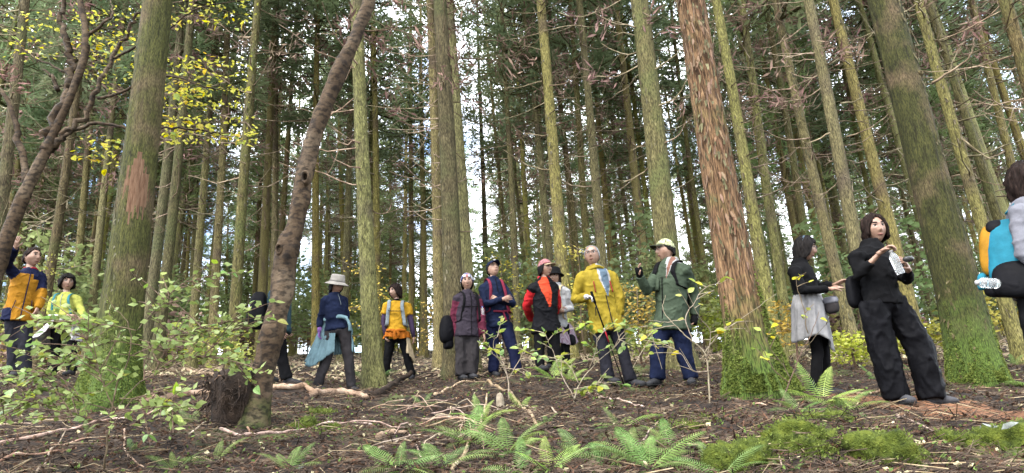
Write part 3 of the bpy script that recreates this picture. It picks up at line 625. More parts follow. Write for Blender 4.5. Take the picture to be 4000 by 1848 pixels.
shrub('leafy_shrub', 'small green sapling before the man with folded arms', 'shrub', b2,
      [[(1992, 1566), (1985, 1480), (1965, 1420), (1940, 1390)], [(1985, 1480), (1940, 1400), (1880, 1370)], [(1985, 1480), (2030, 1400), (2050, 1330)], [(1975, 1440), (2040, 1440), (2090, 1470)], [(1960, 1410), (1930, 1340), (1960, 1310)]],
      b2[1], 46, ('g', 'yg'), .085, 8, M_TWIG_P, .009, 14, (.1, .26), .2)
b3 = on_ground(2772, 1588)
shrub('twiggy_shrub', 'nearly bare pale twigs with a few yellow leaves beside the peeling trunk', 'shrub', b3,
      [[(2772, 1588), (2768, 1450), (2755, 1380), (2700, 1330), (2640, 1270), (2600, 1210), (2605, 1150)], [(2700, 1330), (2680, 1250), (2720, 1180), (2760, 1130), (2850, 1100)], [(2640, 1270), (2560, 1290), (2530, 1350)],
       [(2755, 1380), (2830, 1290), (2900, 1250), (2990, 1190), (3040, 1150)], [(2768, 1450), (2700, 1440), (2640, 1370), (2560, 1330)], [(2760, 1400), (2780, 1300), (2730, 1240), (2690, 1130)], [(2680, 1250), (2610, 1260), (2540, 1250)]],
      b3[1], 22, ('yg', 'y'), .085, 9, M_TWIG_P, .008, 22, (.1, .3), .25)
b4 = on_ground(3040, 1606)
shrub('twiggy_shrub', 'thin upright sapling with few yellow leaves before the tied jacket', 'shrub', b4,
      [[(3040, 1606), (3080, 1500), (3120, 1400), (3160, 1300), (3190, 1200)], [(3120, 1400), (3180, 1330), (3240, 1260)], [(3090, 1480), (3040, 1400), (3000, 1330), (3020, 1250)], [(3160, 1300), (3140, 1180), (3110, 1090), (3150, 1060)], [(3080, 1500), (3020, 1440), (2960, 1330), (2900, 1270)]],
      b4[1], 20, ('yg', 'y'), .075, 10, M_TWIG, .007, 12, (.08, .22), .15)
b5 = on_ground(700, 1650)
shrub('twiggy_shrub', 'dark thin bare stems between the mossy trunk and the root stump', 'shrub', b5,
      [[(655, 1625), (650, 1560), (620, 1490), (600, 1430)], [(655, 1600), (690, 1520), (720, 1440), (735, 1360)], [(690, 1520), (760, 1450), (820, 1420)]], b5[1], 8, ('yg',), .06, 12, M_TWIG, .008, 6, (.1, .2), .1)
# yellow leaves of the crooked tree: sprays on thin twigs, each leaf an object
rng = random.Random(77); nr = np.random.default_rng(77); cb = np.array(crook.location); tb = MB(); left = 300
for x0, x1, y0, y1, n, nt_ in ((30, 210, 70, 230, 24, 4), (290, 540, 60, 330, 66, 9), (640, 1000, 0, 90, 40, 6), (640, 960, 235, 430, 84, 10), (630, 1000, 455, 560, 62, 8), (330, 470, 545, 640, 22, 3)):
    spots = []
    for k in range(nt_):
        Y = 7.62 + rng.uniform(-.05, .5); x = rng.uniform(x0, x1 - 60); y = rng.uniform(y0, y1)
        P = spline([at(x - 90, y - 12, Y), at(x, y, Y), at(x + rng.uniform(60, 130), y + rng.uniform(-5, 40), Y)], 5); spots.append(P); tb.add(*tube(P - cb, np.linspace(.006, .002, len(P)), 4, cap=False))
    for k in range(n):
        P = rng.choice(spots); t = (.3 + .7 * rng.random()) * (len(P) - 1.001); i = int(t); p = P[i] + (P[i + 1] - P[i]) * (t - i) + nr.normal(size=3) * [.05, .08, .04]
        put_leaf(crook, cb, p, nr.normal(size=3) * [1, .8, .35] + [.3, 0, -.25], rng.choice(('y', 'y', 'yg')), .085, rng)
tag(tb.build('twigs', M_TWIG, crook), kind='stuff')
C = []
for x0, x1, y0, y1, n in ((20, 230, 40, 250, 70), (280, 560, 30, 340, 190), (620, 1010, -20, 100, 120), (630, 980, 220, 440, 240), (620, 1010, 450, 570, 190), (320, 480, 540, 650, 60)):
    for k in range(n): C.append(at(rng.uniform(x0, x1), y0 + (y1 - y0) * (int(rng.random() * 4) / 4 + rng.gauss(.1, .05)), 7.62 + rng.uniform(-.05, .7)) - cb)
C = np.array(C); fb = MB(); fb.add(*diamonds(C, nr.normal(size=C.shape) * [1, .8, .4], nr.uniform(.04, .08, len(C)), .017, nr)); tag(fb.build('small_leaves', M_LEAF_Y, crook, False), kind='stuff')

# ferns ----------------------------------------------------------------------------
def frond_mesh(seed, mat, wmax=.21, arch=.42, pairs=21):
    nr = np.random.default_rng(seed); b = MB(); T = np.linspace(0, 1, 12); bend = nr.uniform(-.12, .12)
    def pt(t): return np.array([bend * t * t, t * (1 - .18 * t), .22 * t - arch * t * t * .8])
    b.add(*tube([pt(t) for t in T], np.linspace(.008, .002, 12), 3, cap=False))
    for i in range(pairs):
        t = .12 + .87 * i / (pairs - 1); p = pt(t); f = unit(pt(min(1, t + .02)) - pt(t - .02)); L = wmax * (min(1, (t - .02) / .22)) ** .6 * (1 - t) ** .62 + .012; w = min(.0085, L * .06 + .003)
        for s in (-1, 1):
            d = unit(np.array([s, .28, 0]) + f * .2 + [0, 0, -.16]); q = L * nr.uniform(.88, 1.08); a = p + f * w; c = p - f * w * .6
            m1 = p + d * q * .55 + f * w * .9 + [0, 0, .012]; m2 = p + d * q * .55 - f * w * .7 + [0, 0, .004]
            b.add([c, m2, p + d * q + f * w * .3 - [0, 0, .02], m1, a], [(0, 1, 3, 4), (1, 2, 3)] if s > 0 else [(4, 3, 1, 0), (3, 2, 1)])
    return b.mesh('frond', mat, False)
FRONDS = {'g': [frond_mesh(k, M_FERN, 0.20 + .02 * k, .30 + .13 * k) for k in range(3)], 'y': [frond_mesh(9 + k, M_FERN_Y, .21, .25 + .15 * k) for k in range(2)]}
def fern(px, py, Lpx, n, label, kind='g', seed=0, up=(.15, .75)):
    rng = random.Random(seed + int(px)); p = on_ground(px, py); L = Lpx * .97 * p[1] / F * rng.uniform(.85, 1.1); root = empty('fern', p - [0, 0, .02], (.42, 0, 0)); tag(root, label, 'fern', 'ferns on the slope'); a0 = rng.random() * 6.28
    for k in range(n):
        az = a0 + k * 6.283 / n + rng.uniform(-.4, .4); el = rng.uniform(*up)
        link('frond', rng.choice(FRONDS[kind]), root, None, (el, rng.uniform(-.25, .25), az), L * rng.uniform(.7, 1.12))
FERNS = [(1560, 1842, 230, 6, 'fern at the lower edge below the bent stick', 'g'), (2250, 1780, 210, 6, 'fern between the dark bent branch and the yellowing one', 'g'), (2620, 1760, 220, 6, 'fern above the broad one on the slope', 'g'), (1830, 1740, 240, 7, 'feathery fern through which the pale stick leans', 'g'), (2460, 1780, 240, 7, 'upright fern behind the broad one', 'g'), (2820, 1850, 230, 5, 'fern under the moss mound with pale plants', 'g'), (520, 1760, 90, 4, 'tiny fern beside the pale crooked twig', 'g'), (2030, 1848, 230, 6, 'fern at the lower edge beside the silvery one', 'g'), (760, 1645, 165, 6, 'fern beside the dark root stump', 'g'), (690, 1842, 170, 5, 'low fern below the leafy shrub', 'g'), (845, 1812, 190, 5, 'loose fern below the long crooked pale stick', 'g'), (1130, 1838, 230, 7, 'fern with drooping fronds near a small white stone', 'g'),
    (1455, 1500, 170, 8, 'deep green fern behind the broken dark log', 'g'), (1650, 1590, 100, 5, 'small fern below the woman in the patterned beanie', 'g'), (1715, 1838, 270, 6, 'silvery fern under a leaning pale stick', 'g'), (1985, 1775, 300, 8, 'large pale fern in front of the dark bent branch', 'g'),
    (1885, 1640, 150, 6, 'upright green fern by the pale broken stub', 'y'), (2040, 1600, 120, 5, 'thin fern below the small sapling', 'y'), (2150, 1842, 200, 6, 'yellowing fern beside the large pale fern', 'y'), (2425, 1665, 175, 7, 'arching fern below the yellow jacket', 'g'),
    (2360, 1838, 240, 6, 'fern with upright fronds before the dark bent branch', 'g'), (2540, 1842, 300, 9, 'broad fern on the slope below the green jacket', 'g'), (2700, 1848, 270, 6, 'long flat fern beside a mossy mound', 'g'), (2130, 1650, 120, 4, 'small fern beside the dark bent branch', 'g'),
    (2160, 1475, 160, 7, 'pale fern at the feet of the red cap hiker', 'y'), (2230, 1490, 130, 6, 'pale fern beside the shrub before the yellow jacket', 'y'), (3215, 1575, 200, 7, 'bright fern with upright fronds beside the path', 'y'), (3290, 1600, 190, 6, 'fern with one long arching frond over the path', 'g'), (3120, 1610, 150, 6, 'flat fern over the mossy root of the peeling trunk', 'g'),
    (3415, 1480, 120, 5, 'pale fern behind the woman with the bottle', 'g'), (3560, 1450, 120, 5, 'pale fern before the thick olive green cedar', 'g'), (3060, 1845, 120, 4, 'small fern between two mossy mounds', 'g'), (3960, 1430, 120, 5, 'fern beyond the thick olive green cedar', 'g'), (3380, 1640, 150, 4, 'fern hanging over the lower edge of the path', 'g'),
    (60, 1500, 130, 5, 'fern at the feet of the yellow and navy jacket', 'g'), (1230, 1600, 70, 4, 'tiny fern below the fallen log', 'g'), (330, 1700, 90, 4, 'tiny fern beside the long curved stick', 'g')]
for f_ in FERNS: fern(*f_)

# fallen branches and logs ----------------------------------------------------------
M_LOG = material('weathered_log', [(.07, .045, .03), (.16, .105, .065), (.26, .18, .12), (.36, .28, .2)], (7, 7, 7), 7, .9, .8, (50, 50, 50), .01, objvar=.15)
M_LOGD = material('dark_rotten_wood', [(0.0075, 0.0048, 0.0033), (0.0180, 0.0114, 0.0075), (0.0330, 0.0210, 0.0135)], (9, 9, 9), 7, .9, .9, (50, 50, 50), .015)
M_STICK = material('barkless_stick', [(.13, .085, .05), (.24, .17, .11), (.36, .28, .2)], (12, 12, 12), 5, .85, .4, objvar=.22)
def fallen(pts, w, label, mat=None, lift=None, name='fallen_branch', n=8, sub=True, seed=0):
    G = [on_ground(x, y) for x, y in pts]; r = w * np.mean([g[1] for g in G]) / F / 2
    P = spline(np.array(G), 6); P[:, 2] = ground(P[:, 0], P[:, 1]) + r * .75
    if lift: P[:, 2] += np.linspace(0, 1, len(P)) ** 2 * lift
    nr = np.random.default_rng(abs(int(pts[0][0])) + seed); P = P + np.cumsum(nr.normal(size=P.shape), 0) * r * .10 * [1, 1, .3]
    base = P[0].copy(); R = np.linspace(r * 1.1, r * .7, len(P)) * (1 + .12 * nr.normal(size=len(P)))
    V, fs = tube(P - base, R, n); V += nr.normal(size=V.shape) * r * .06; b = MB(); b.add(V, fs); o = b.build(name, mat or M_STICK, None, True, base)
    tag(o, label, 'branch' if name == 'fallen_branch' else 'log', 'fallen wood on the slope'); return o
for i, (pts, w, lab, mt, lf) in enumerate([
    ([(-20, 1745), (130, 1715), (250, 1697), (330, 1672), (420, 1652), (520, 1642)], 13, 'long curved stick under the mossy root of the thick trunk', 0, 0), ([(575, 1572), (700, 1553), (800, 1545), (885, 1546)], 27, 'pale log between the mossy trunk and the root stump', 1, 0),
    ([(1055, 1528), (1130, 1524), (1190, 1528), (1235, 1545)], 25, 'weathered log beside the foot of the leaning tree', 1, 0), ([(1222, 1550), (1330, 1542), (1400, 1552), (1435, 1566)], 30, 'thick pale log with a broken end under the bucket hat', 1, 0), ([(1430, 1553), (1500, 1540), (1560, 1512), (1612, 1500)], 25, 'dark broken log sticking up beside the yellow T-shirt', 2, .12),
    ([(860, 1690), (980, 1702), (1080, 1705), (1160, 1690), (1230, 1672), (1310, 1665), (1450, 1669)], 11, 'long crooked pale stick below the leaning tree', 0, 0), ([(915, 1740), (980, 1734), (1055, 1732)], 8, 'short stick lying below the long crooked one', 0, 0), ([(2050, 1692), (2140, 1682), (2215, 1676), (2250, 1708), (2315, 1745)], 18, 'dark bent branch among the ferns', 2, 0),
    ([(1908, 1492), (1945, 1517), (2000, 1542), (2050, 1602), (2097, 1672)], 14, 'grey brown branch running down to the dark bent one', 0, 0), ([(1765, 1850), (1800, 1812), (1850, 1712), (1890, 1622), (1902, 1562)], 13, 'pale stick leaning through the silvery fern', 0, .05), ([(1700, 1552), (1780, 1512), (1855, 1492)], 11, 'straight stick at the feet of the patterned beanie hiker', 0, 0),
    ([(1930, 1612), (2030, 1592), (2130, 1602), (2175, 1632)], 8, 'thin arched stick beside the pale stub', 0, .03), ([(1480, 1762), (1580, 1728), (1680, 1742), (1800, 1716), (1850, 1700)], 9, 'thin bent stick below a mat of twigs', 0, 0), ([(1600, 1708), (1630, 1755), (1652, 1802)], 7, 'short twig pointing down the slope', 0, 0), ([(1478, 1718), (1520, 1700), (1590, 1706)], 23, 'chunk of weathered bark on the slope', 1, 0),
    ([(3500, 1622), (3560, 1650), (3650, 1692)], 9, 'pale stick just below the path', 0, 0), ([(3440, 1692), (3500, 1650), (3582, 1592)], 5, 'thin twig crossing the edge of the path', 0, 0), ([(3700, 1752), (3850, 1800), (3970, 1850)], 8, 'long stick below the white topped rock', 0, 0), ([(3725, 1722), (3830, 1792), (3900, 1842)], 6, 'thin stick crossing the long one below the rock', 0, 0), ([(3640, 1778), (3700, 1784), (3765, 1805)], 11, 'mossy stick beside the bright moss mound', 2, 0),
    ([(2880, 1590), (2940, 1588), (2995, 1594)], 9, 'red brown bark strip at the foot of the peeling trunk', 1, 0), ([(3068, 1662), (3085, 1695), (3102, 1728)], 9, 'pale stick over a mossy hump', 0, 0), ([(3028, 1722), (3045, 1790), (3060, 1850)], 8, 'pale stick standing up between mossy mounds', 0, .02), ([(2478, 1742), (2530, 1700), (2572, 1658)], 7, 'forked stick between two ferns', 0, 0),
    ([(140, 1850), (190, 1782), (255, 1702)], 9, 'pale stick lying up the slope below the curved one', 0, 0), ([(-20, 1832), (150, 1792), (300, 1762)], 11, 'reddish stick at the lower edge of the slope', 1, 0), ([(185, 1752), (270, 1738), (355, 1730)], 9, 'short reddish stick under the leafy shrub', 1, 0), ([(485, 1690), (488, 1762), (520, 1812), (560, 1850)], 7, 'pale crooked twig beside the shrub stem', 0, 0), ([(575, 1632), (700, 1607), (785, 1600)], 10, 'straight stick beside the fern by the stump', 0, 0),
    ([(738, 1702), (880, 1612), (945, 1572)], 6, 'thin stick slanting before the root stump', 0, .1), ([(935, 1612), (955, 1655), (978, 1696)], 9, 'reddish stick against the root stump', 1, 0), ([(0, 1665), (120, 1660), (260, 1640)], 8, 'thin stick behind the mossy root', 0, 0), ([(2290, 1520), (2340, 1548), (2420, 1570), (2520, 1610)], 7, 'pale curved twig below the yellow jacket', 0, .02), ([(2600, 1575), (2700, 1545), (2780, 1560)], 6, 'thin twig at the feet of the green jacket', 0, 0),
    ([(2430, 1478), (2520, 1470), (2600, 1472)], 8, 'pale straight stick behind the feet of the green jacket', 0, 0), ([(3350, 1545), (3440, 1532), (3540, 1540)], 10, 'pale stick lying along the path', 0, 0), ([(640, 1460), (740, 1458), (880, 1490)], 22, 'fallen reddish log beyond the leafy shrub', 1, 0), ([(3600, 1555), (3680, 1540), (3790, 1520)], 7, 'thin stick beside the foot of the olive green cedar', 0, 0), ([(3880, 1510), (3950, 1508), (4040, 1520)], 24, 'mossy log beside the foot of the olive green cedar', 3, 0)]):
    fallen(pts, w, lab, (M_STICK, M_LOG, M_LOGD, M_BARK_NEAR)[mt], lf, 'fallen_log' if w > 16 else 'fallen_branch')
# tangle of bare brushwood lying on the slope in the middle
p = on_ground(1700, 1640); root = empty('brushwood', p); tag(root, 'tangled heap of bare pale twigs on the slope', 'brushwood'); nr = np.random.default_rng(5)
for k in range(26):
    q = on_ground(1580 + nr.uniform(0, 260), 1560 + nr.uniform(0, 170)); a = nr.uniform(-2.6, -.5); L = nr.uniform(.3, .9); n = 8
    P = np.array([[q[0] + math.cos(a) * L * t, q[1] + math.sin(a) * L * t * .8, 0] for t in np.linspace(0, 1, n)]) + np.cumsum(nr.normal(size=(n, 3)) * .018, 0)
    P[:, 2] = ground(P[:, 0], P[:, 1]) + .02 + .10 * np.sin(np.linspace(0, 3.1, n)) * nr.uniform(.2, 1.1)
    b = MB(); b.add(*tube(P - p, np.linspace(.008, .003, n), 5)); b.build('twig', M_STICK, root)
# pale broken stub
p = on_ground(1955, 1598); b = MB(); V, fs = tube([p * 0 + [0, 0, z] for z in (-.05, .03, .08, .13, .15)], [.05, .042, .038, .032, .016], 12); V += NR.normal(size=V.shape) * .003; b.add(V, fs)
tag(b.build('broken_stub', M_TWIG_P, None, True, p), 'pale broken wooden stub standing in the litter', 'stump')
# upturned stump with hanging roots
p = on_ground(880, 1672); p = np.array([p[0], p[1] + .15, gz(p[0], p[1] + .15)]); root = empty('root_stump', p); tag(root, 'dark old stump hung with tangled roots beside the leaning tree', 'stump')
nr = np.random.default_rng(8); V, fs = tube([(0, 0, -.1), (0, 0, .05), (.02, 0, .18), (.03, 0, .32), (.02, 0, .42), (.02, 0, .44)], [.17, .17, .19, .21, .2, .12], 28)
V[:-2] *= (1 + .16 * fbm(V[:-2] * 11, 4, 3))[:, None] * [1, 1, 1]; b = MB(); b.add(V, fs); b.build('stump_body', M_LOGD, root)
for k in range(70):
    a = -math.pi / 2 + nr.uniform(-1.9, 1.9); r = .19 + nr.uniform(-.01, .05); z = nr.uniform(.12, .46); n = 8; w = nr.normal() * (.10 if k % 3 else .35); dn = nr.uniform(.25, 1.05) if k % 3 else nr.uniform(-.1, .3)
    P = np.array([[math.cos(a + w * t) * (r + .05 * t * t), math.sin(a + w * t) * (r + .05 * t * t), max(-.02, z - z * t * dn)] for t in np.linspace(0, 1, n)]) + np.cumsum(nr.normal(size=(n, 3)) * [.016, .016, .012], 0)
    b = MB(); b.add(*tube(P, np.linspace(nr.uniform(.004, .011), .002, n), 5)); b.build('root', M_LOGD if k % 11 else M_LOG, root)

# rocks and moss mounds -------------------------------------------------------------
M_MOSS = material('bright_moss', [(0.0144, 0.0216, 0.0029), (0.0408, 0.0552, 0.0058), (0.0768, 0.0912, 0.0106)], (14, 14, 14), 7, .95, 1.0, (90, 90, 90), .02)
M_ROCK = material('pale_lichen_rock', [(0.0300, 0.0330, 0.0270), (0.1200, 0.1320, 0.1200), (0.3000, 0.3240, 0.3120)], (9, 9, 9), 7, .9, .8, (40, 40, 40), .02)
M_ROCKD = material('grey_rock', [(.03, .03, .025), (.09, .09, .075), (.16, .16, .14)], (9, 9, 9), 7, .9, .8, (40, 40, 40), .02)
def mound(px, py, wpx, hpx, label, seed, mat=None, tufts=1500, name='mossy_rock', sub=4, cap=None):
    p = on_ground(px, py); s = p[1] / F; bm = bmesh.new(); bmesh.ops.create_icosphere(bm, subdivisions=sub, radius=1)
    V = np.array([v.co[:] for v in bm.verts]); fs = [tuple(v.index for v in f.verts) for f in bm.faces]; bm.free(); N = V.copy()
    d = 1 + .42 * fbm(V * 1.5 + seed * 3.1, seed, 2) + .22 * fbm(V * 4.5, seed + 4, 3); S = np.array([wpx * s / 2, wpx * s * .4, hpx * s]); V = V * d[:, None] * S
    root = empty(name, p + [0, wpx * s * .3, 0]); tag(root, label, 'rock'); b = MB(); b.add(V, fs)
    m2 = [mat or M_MOSS] + ([cap] if cap else []); o = b.build('stone', m2, root)
    if cap:
        c = np.array([V[list(f)].mean(0) for f in fs]); o.data.polygons.foreach_set('material_index', [(1 if (q[2] > hpx * s * .80 + .03 * math.sin(q[0] * 40)) and q[0] < wpx * s * .12 else 0) for q in c])
    if tufts:
        nr = np.random.default_rng(seed); k = nr.integers(0, len(V), tufts); up = N[k, 2] > -.15
        if cap: up &= ~((V[k, 2] > hpx * s * .76) & (V[k, 0] < wpx * s * .15))
        C = V[k][up] + nr.normal(size=(up.sum(), 3)) * .006; ng = tufts // 2; gx, gy = nr.normal(size=ng) * S[0] * .8, nr.normal(size=ng) * S[1] * .8; b0_ = np.array(root.location); G = np.stack([gx, gy, ground(gx + b0_[0], gy + b0_[1]) - b0_[2]], -1)
        bg_ = MB(); bg_.add(*diamonds(G, nr.normal(size=G.shape) * .5 + [0, 0, .7], nr.uniform(.012, .03, ng), .005, nr)); tag(bg_.build('ground_moss', M_MOSSLEAF, root, False), kind='stuff')
        b = MB(); b.add(*diamonds(C, N[k][up] * .8 + nr.normal(size=C.shape) * .6, nr.uniform(.012, .03, len(C)), .0045, nr)); tag(b.build('moss', M_MOSSLEAF, root, False), kind='stuff')
for a in ((3530, 1815, 280, 105, 'large bright green moss mound beside a white leaf', 1), (2920, 1835, 230, 92, 'moss mound with small pale plants on top', 2), (3140, 1728, 260, 66, 'long low mossy hump under a pale stick', 3), (3190, 1800, 140, 62, 'small yellow green moss mound between larger ones', 4),
          (3790, 1752, 210, 56, 'low mossy stones before the white topped rock', 6), (1165, 1688, 120, 46, 'small moss cushion behind the long crooked stick', 7), (1245, 1625, 70, 16, 'tiny moss cushion below the pale log', 8), (2690, 1690, 190, 18, 'flat moss patch below the green jacket', 9), (1290, 1690, 60, 20, 'tiny dark moss cushion by the crooked stick', 10), (3250, 1650, 260, 32, 'moss grown root hump below the bright fern', 14)): mound(*a)
mound(3985, 1762, 280, 112, 'mossy boulder with a white lichen top beside the path', 5, M_MOSS, 1500, cap=M_ROCK)
mound(3700, 1552, 90, 18, 'grey stone on the far side of the path', 11, M_ROCKD, 0, 'grey_rock', 3); mound(3680, 1588, 50, 10, 'small grey stone at the edge of the path', 12, M_ROCKD, 0, 'grey_rock', 3); mound(1175, 1835, 36, 16, 'small white stone beside a fern', 13, M_ROCK, 0, 'white_stone', 3)

# saplings and brush further back ---------------------------------------------------
def sapling_meshes(seed, mat, h, w, n, flat=.25, lsize=.06):
    nr = np.random.default_rng(seed); t = MB(); P = np.array([[.03 * math.sin(z * 3 + seed), .03 * math.cos(z * 2), z] for z in np.linspace(-.05, h, 8)]); t.add(*tube(P, np.linspace(.02, .006, 8), 5)); C, D = [], []
    for k in range(int(10 + h * 5)):
        z = h * nr.uniform(.3, 1); a = nr.random() * 6.283; d = np.array([math.cos(a), math.sin(a), nr.uniform(0, .25)]); L = w / 2 * nr.uniform(.5, 1.1) * (1.15 - .5 * z / h); Q = curved_branch((0, 0, z), d, L, 0, -.1, 4); t.add(*tube(Q, np.linspace(.007, .003, 5), 3, cap=False))
        m = n // int(10 + h * 5); s = nr.uniform(.25, 1, (m, 1)); C.append(np.array([0, 0, z]) + d * s * L + nr.normal(size=(m, 3)) * [.12, .12, flat * .2]); D.append(nr.normal(size=(m, 3)) * [1, 1, .35])
    f = MB(); C = np.concatenate(C); f.add(*diamonds(C, np.concatenate(D), nr.uniform(.7, 1.4, len(C)) * lsize, lsize * .3, nr)); return t, f
def sapling(px, py, Y, h, w, mat, label, seed, n=700, lsize=.06):
    q = at(px, py, Y); x, y = q[0], q[1]; z = gz(x, y); root = empty('sapling', (x, y, z)); tag(root, label, 'sapling', 'saplings among the cedars'); h = max(.5, q[2] - z); t, f = sapling_meshes(seed, mat, h, w, n, lsize=lsize)
    t.build('trunk', M_TWIG, root); tag(f.build('crown', mat, root, False), kind='stuff')
for a in ((1440, 1015, 13.0, 2, 1.3, M_LEAF_Y, 'flat spreading yellow sapling behind the bucket hat and yellow T-shirt', 1, 260), (1950, 1000, 13.5, 2, 1.2, M_LEAF_Y, 'yellow leaved sapling behind the navy cap', 2, 240), (2250, 975, 11.5, 2, .9, M_LEAF_O, 'golden sapling behind the grey haired man', 3, 300), (2480, 1130, 10.5, 2, 1.3, M_LEAF_O, 'ochre sapling between the yellow and green jackets', 4, 380),
          (2560, 1330, 10.3, 1, 1.1, M_LEAF_YG, 'low yellow green bush behind the legs of the green jacket', 5, 700), (3080, 1190, 9.6, 1, .9, M_LEAF_O, 'ochre bush behind the woman with the tied jacket', 6, 500), (1690, 1200, 14.0, 2, 1.2, M_LEAF_O, 'thin brownish sapling between the yellow T-shirt and the beanie', 7, 200), (2440, 1380, 11.0, 1, 1.0, M_LEAF, 'green bush behind the legs of the yellow jacket', 8, 700), (3330, 1360, 9.0, 1, 1.1, M_LEAF_YG, 'yellow green bush between the two women in black', 9, 600),
          (3600, 1380, 9.6, 1, 1.0, M_LEAF_YG, 'low green bush behind the wide black trousers', 10, 600), (130, 1000, 10.6, 2, .9, M_LEAF_YG, 'thin green sapling between the two hikers by the crooked tree', 11, 350), (880, 1290, 11.5, 1, 1.4, M_LEAF_YG, 'low yellow green bush behind the root stump', 12, 600)): sapling(*a)
# low brush on the slope under the far cedars
BR = []
for k, (mt, h, w, n) in enumerate(((M_LEAF, 1.5, 2.0, 520), (M_LEAF_YG, 1.1, 1.8, 460), (M_LEAF_O, 1.2, 1.8, 380), (M_NEEDLE_L, 2.6, 2.4, 800), (M_DEADN, 1.3, 1.8, 300))):
    t, f = sapling_meshes(50 + k, mt, h, w, n, .8, .13); BR.append((t.mesh('stem', M_TWIG), f.mesh('foliage', mt, False)))
BL = ['green bush under the far cedars', 'yellow green bush under the far cedars', 'ochre leaved bush under the far cedars', 'bushy young evergreen under the far cedars', 'brown withered bush under the far cedars']
rng = random.Random(31); c = 0
while c < 190:
    Y = rng.uniform(13.5, 56); x = rng.uniform(-.95, .9) * Y
    if any((x - tx) ** 2 + (Y - ty) ** 2 < .5 for tx, ty, _r in TREES): continue
    k = rng.choice((0, 1, 2, 3, 3, 3, 4, 4)); s = rng.uniform(.6, 1.3) * (.8 + Y / 45); root = empty('bush', (x, Y, gz(x, Y) - .03), (0, 0, rng.random() * 6.28)); tag(root, BL[k], 'bush', 'low bushes under the cedars'); root.scale = (s, s, s)
    link('stem', BR[k][0], root); link('foliage', BR[k][1], root); c += 1
# ------------------------------------------------------------------ hikers
def cloth(name, c, var=.28, rough=.85, bump=.35, sc=60, crease=.75, **k):
    """woven cloth: slight colour variation, fine weave and larger creases in the relief"""
    c = np.array(c); m = material(name, [tuple(c * (1 - var)), tuple(c), tuple(np.minimum(1, c * (1 + var)))], (6, 6, 6), 5, rough, bump, (sc, sc, sc), .004, spec=.04, **k)
    t = m.node_tree; N, L = t.nodes, t.links; b = N['Principled BSDF']; old = b.inputs['Normal'].links[0].from_node; tcx = N.new('ShaderNodeTexCoord'); no = N.new('ShaderNodeTexNoise'); no.noise_type = 'RIDGED_MULTIFRACTAL'
    no.inputs['Scale'].default_value = 11; no.inputs['Detail'].default_value = 3; no.inputs['Distortion'].default_value = .6; L.new(tcx.outputs['Object'], no.inputs['Vector']); bu = N.new('ShaderNodeBump'); bu.inputs['Strength'].default_value = crease; bu.inputs['Distance'].default_value = .012
    L.new(no.outputs['Fac'], bu.inputs['Height']); L.new(old.outputs['Normal'], bu.inputs['Normal']); L.new(bu.outputs['Normal'], b.inputs['Normal']); return m
M_SKIN = material('skin', [(.15, .082, .056), (.21, .122, .084), (.265, .165, .118)], (14, 14, 14), 3, .5, spec=.4)
M_HAIRB = material('black_hair', [(.003, .003, .003), (.006, .005, .005), (.013, .011, .010)], (70, 70, 12), 4, .7, spec=.06)
M_HAIRBR = material('brown_black_hair', [(.004, .003, .002), (.010, .006, .005), (.022, .014, .011)], (70, 70, 12), 4, .7, spec=.06)
M_HAIRG = material('grey_hair', [(.07, .07, .07), (.16, .16, .16), (.28, .28, .28)], (70, 70, 12), 4, .6)
M_EYE = material('eye_white', [(.22, .2, .19), (.3, .28, .26)], rough=.3); M_IRIS = material('iris', [(.008, .005, .004), (.012, .008, .006)], rough=.2)
M_LIP = material('lips', [(.10, .032, .026), (.14, .05, .04)], rough=.5); M_BLACK = cloth('black_cloth', (.0045, .0045, .005)); M_BLACKG = cloth('black_shell', (.004, .004, .005), rough=.6)
M_METAL = material('frame_metal', [(.03, .025, .02), (.06, .05, .045)], rough=.35, spec=.5); M_SOLE = cloth('rubber_sole', (.012, .012, .012)); M_SHOE = cloth('shoe_leather', (.022, .022, .024), rough=.6); M_SHOEG = cloth('grey_shoe', (.04, .04, .044), rough=.6)
M_WHITE = cloth('white_cotton', (.30, .29, .29)); M_GREYC = cloth('light_grey_cotton', (.14, .138, .14))
PEND = []                                        # garments waiting for their voxel skin
def plaid(name, base, c2, c3, s=26):
    m = material(name, [tuple(np.array(base) * .8), base], (9, 9, 9), 3, .85); t = m.node_tree; N, L = t.nodes, t.links; b = N['Principled BSDF']; col = b.inputs['Base Color'].links[0].from_socket; tcx = N.new('ShaderNodeTexCoord')
    for ax, c in (('X', c2), ('Z', c2), ('Y', c3), ('DIAGONAL', c3)):
        w = N.new('ShaderNodeTexWave'); w.bands_direction = ax; w.inputs['Scale'].default_value = s * (1 if c is c2 else 1.6); L.new(tcx.outputs['Object'], w.inputs['Vector']); r = N.new('ShaderNodeMapRange'); r.inputs[1].default_value = .62 if c is c2 else .86; r.inputs[2].default_value = .72 if c is c2 else .93; r.inputs[4].default_value = .75
        L.new(w.outputs['Fac'], r.inputs[0]); x = N.new('ShaderNodeMix'); x.data_type = 'RGBA'; x.inputs[7].default_value = (*c, 1); L.new(r.outputs[0], x.inputs[0]); L.new(col, x.inputs[6]); col = x.outputs[2]
    L.new(col, b.inputs['Base Color']); return m
def rotz(a): c, s = math.cos(a), math.sin(a); return np.array([[c, -s, 0], [s, c, 0], [0, 0, 1.0]])
def rotx(a): c, s = math.cos(a), math.sin(a); return np.array([[1.0, 0, 0], [0, c, -s], [0, s, c]])
def roty(a): c, s = math.cos(a), math.sin(a); return np.array([[c, 0, s], [0, 1.0, 0], [-s, 0, c]])

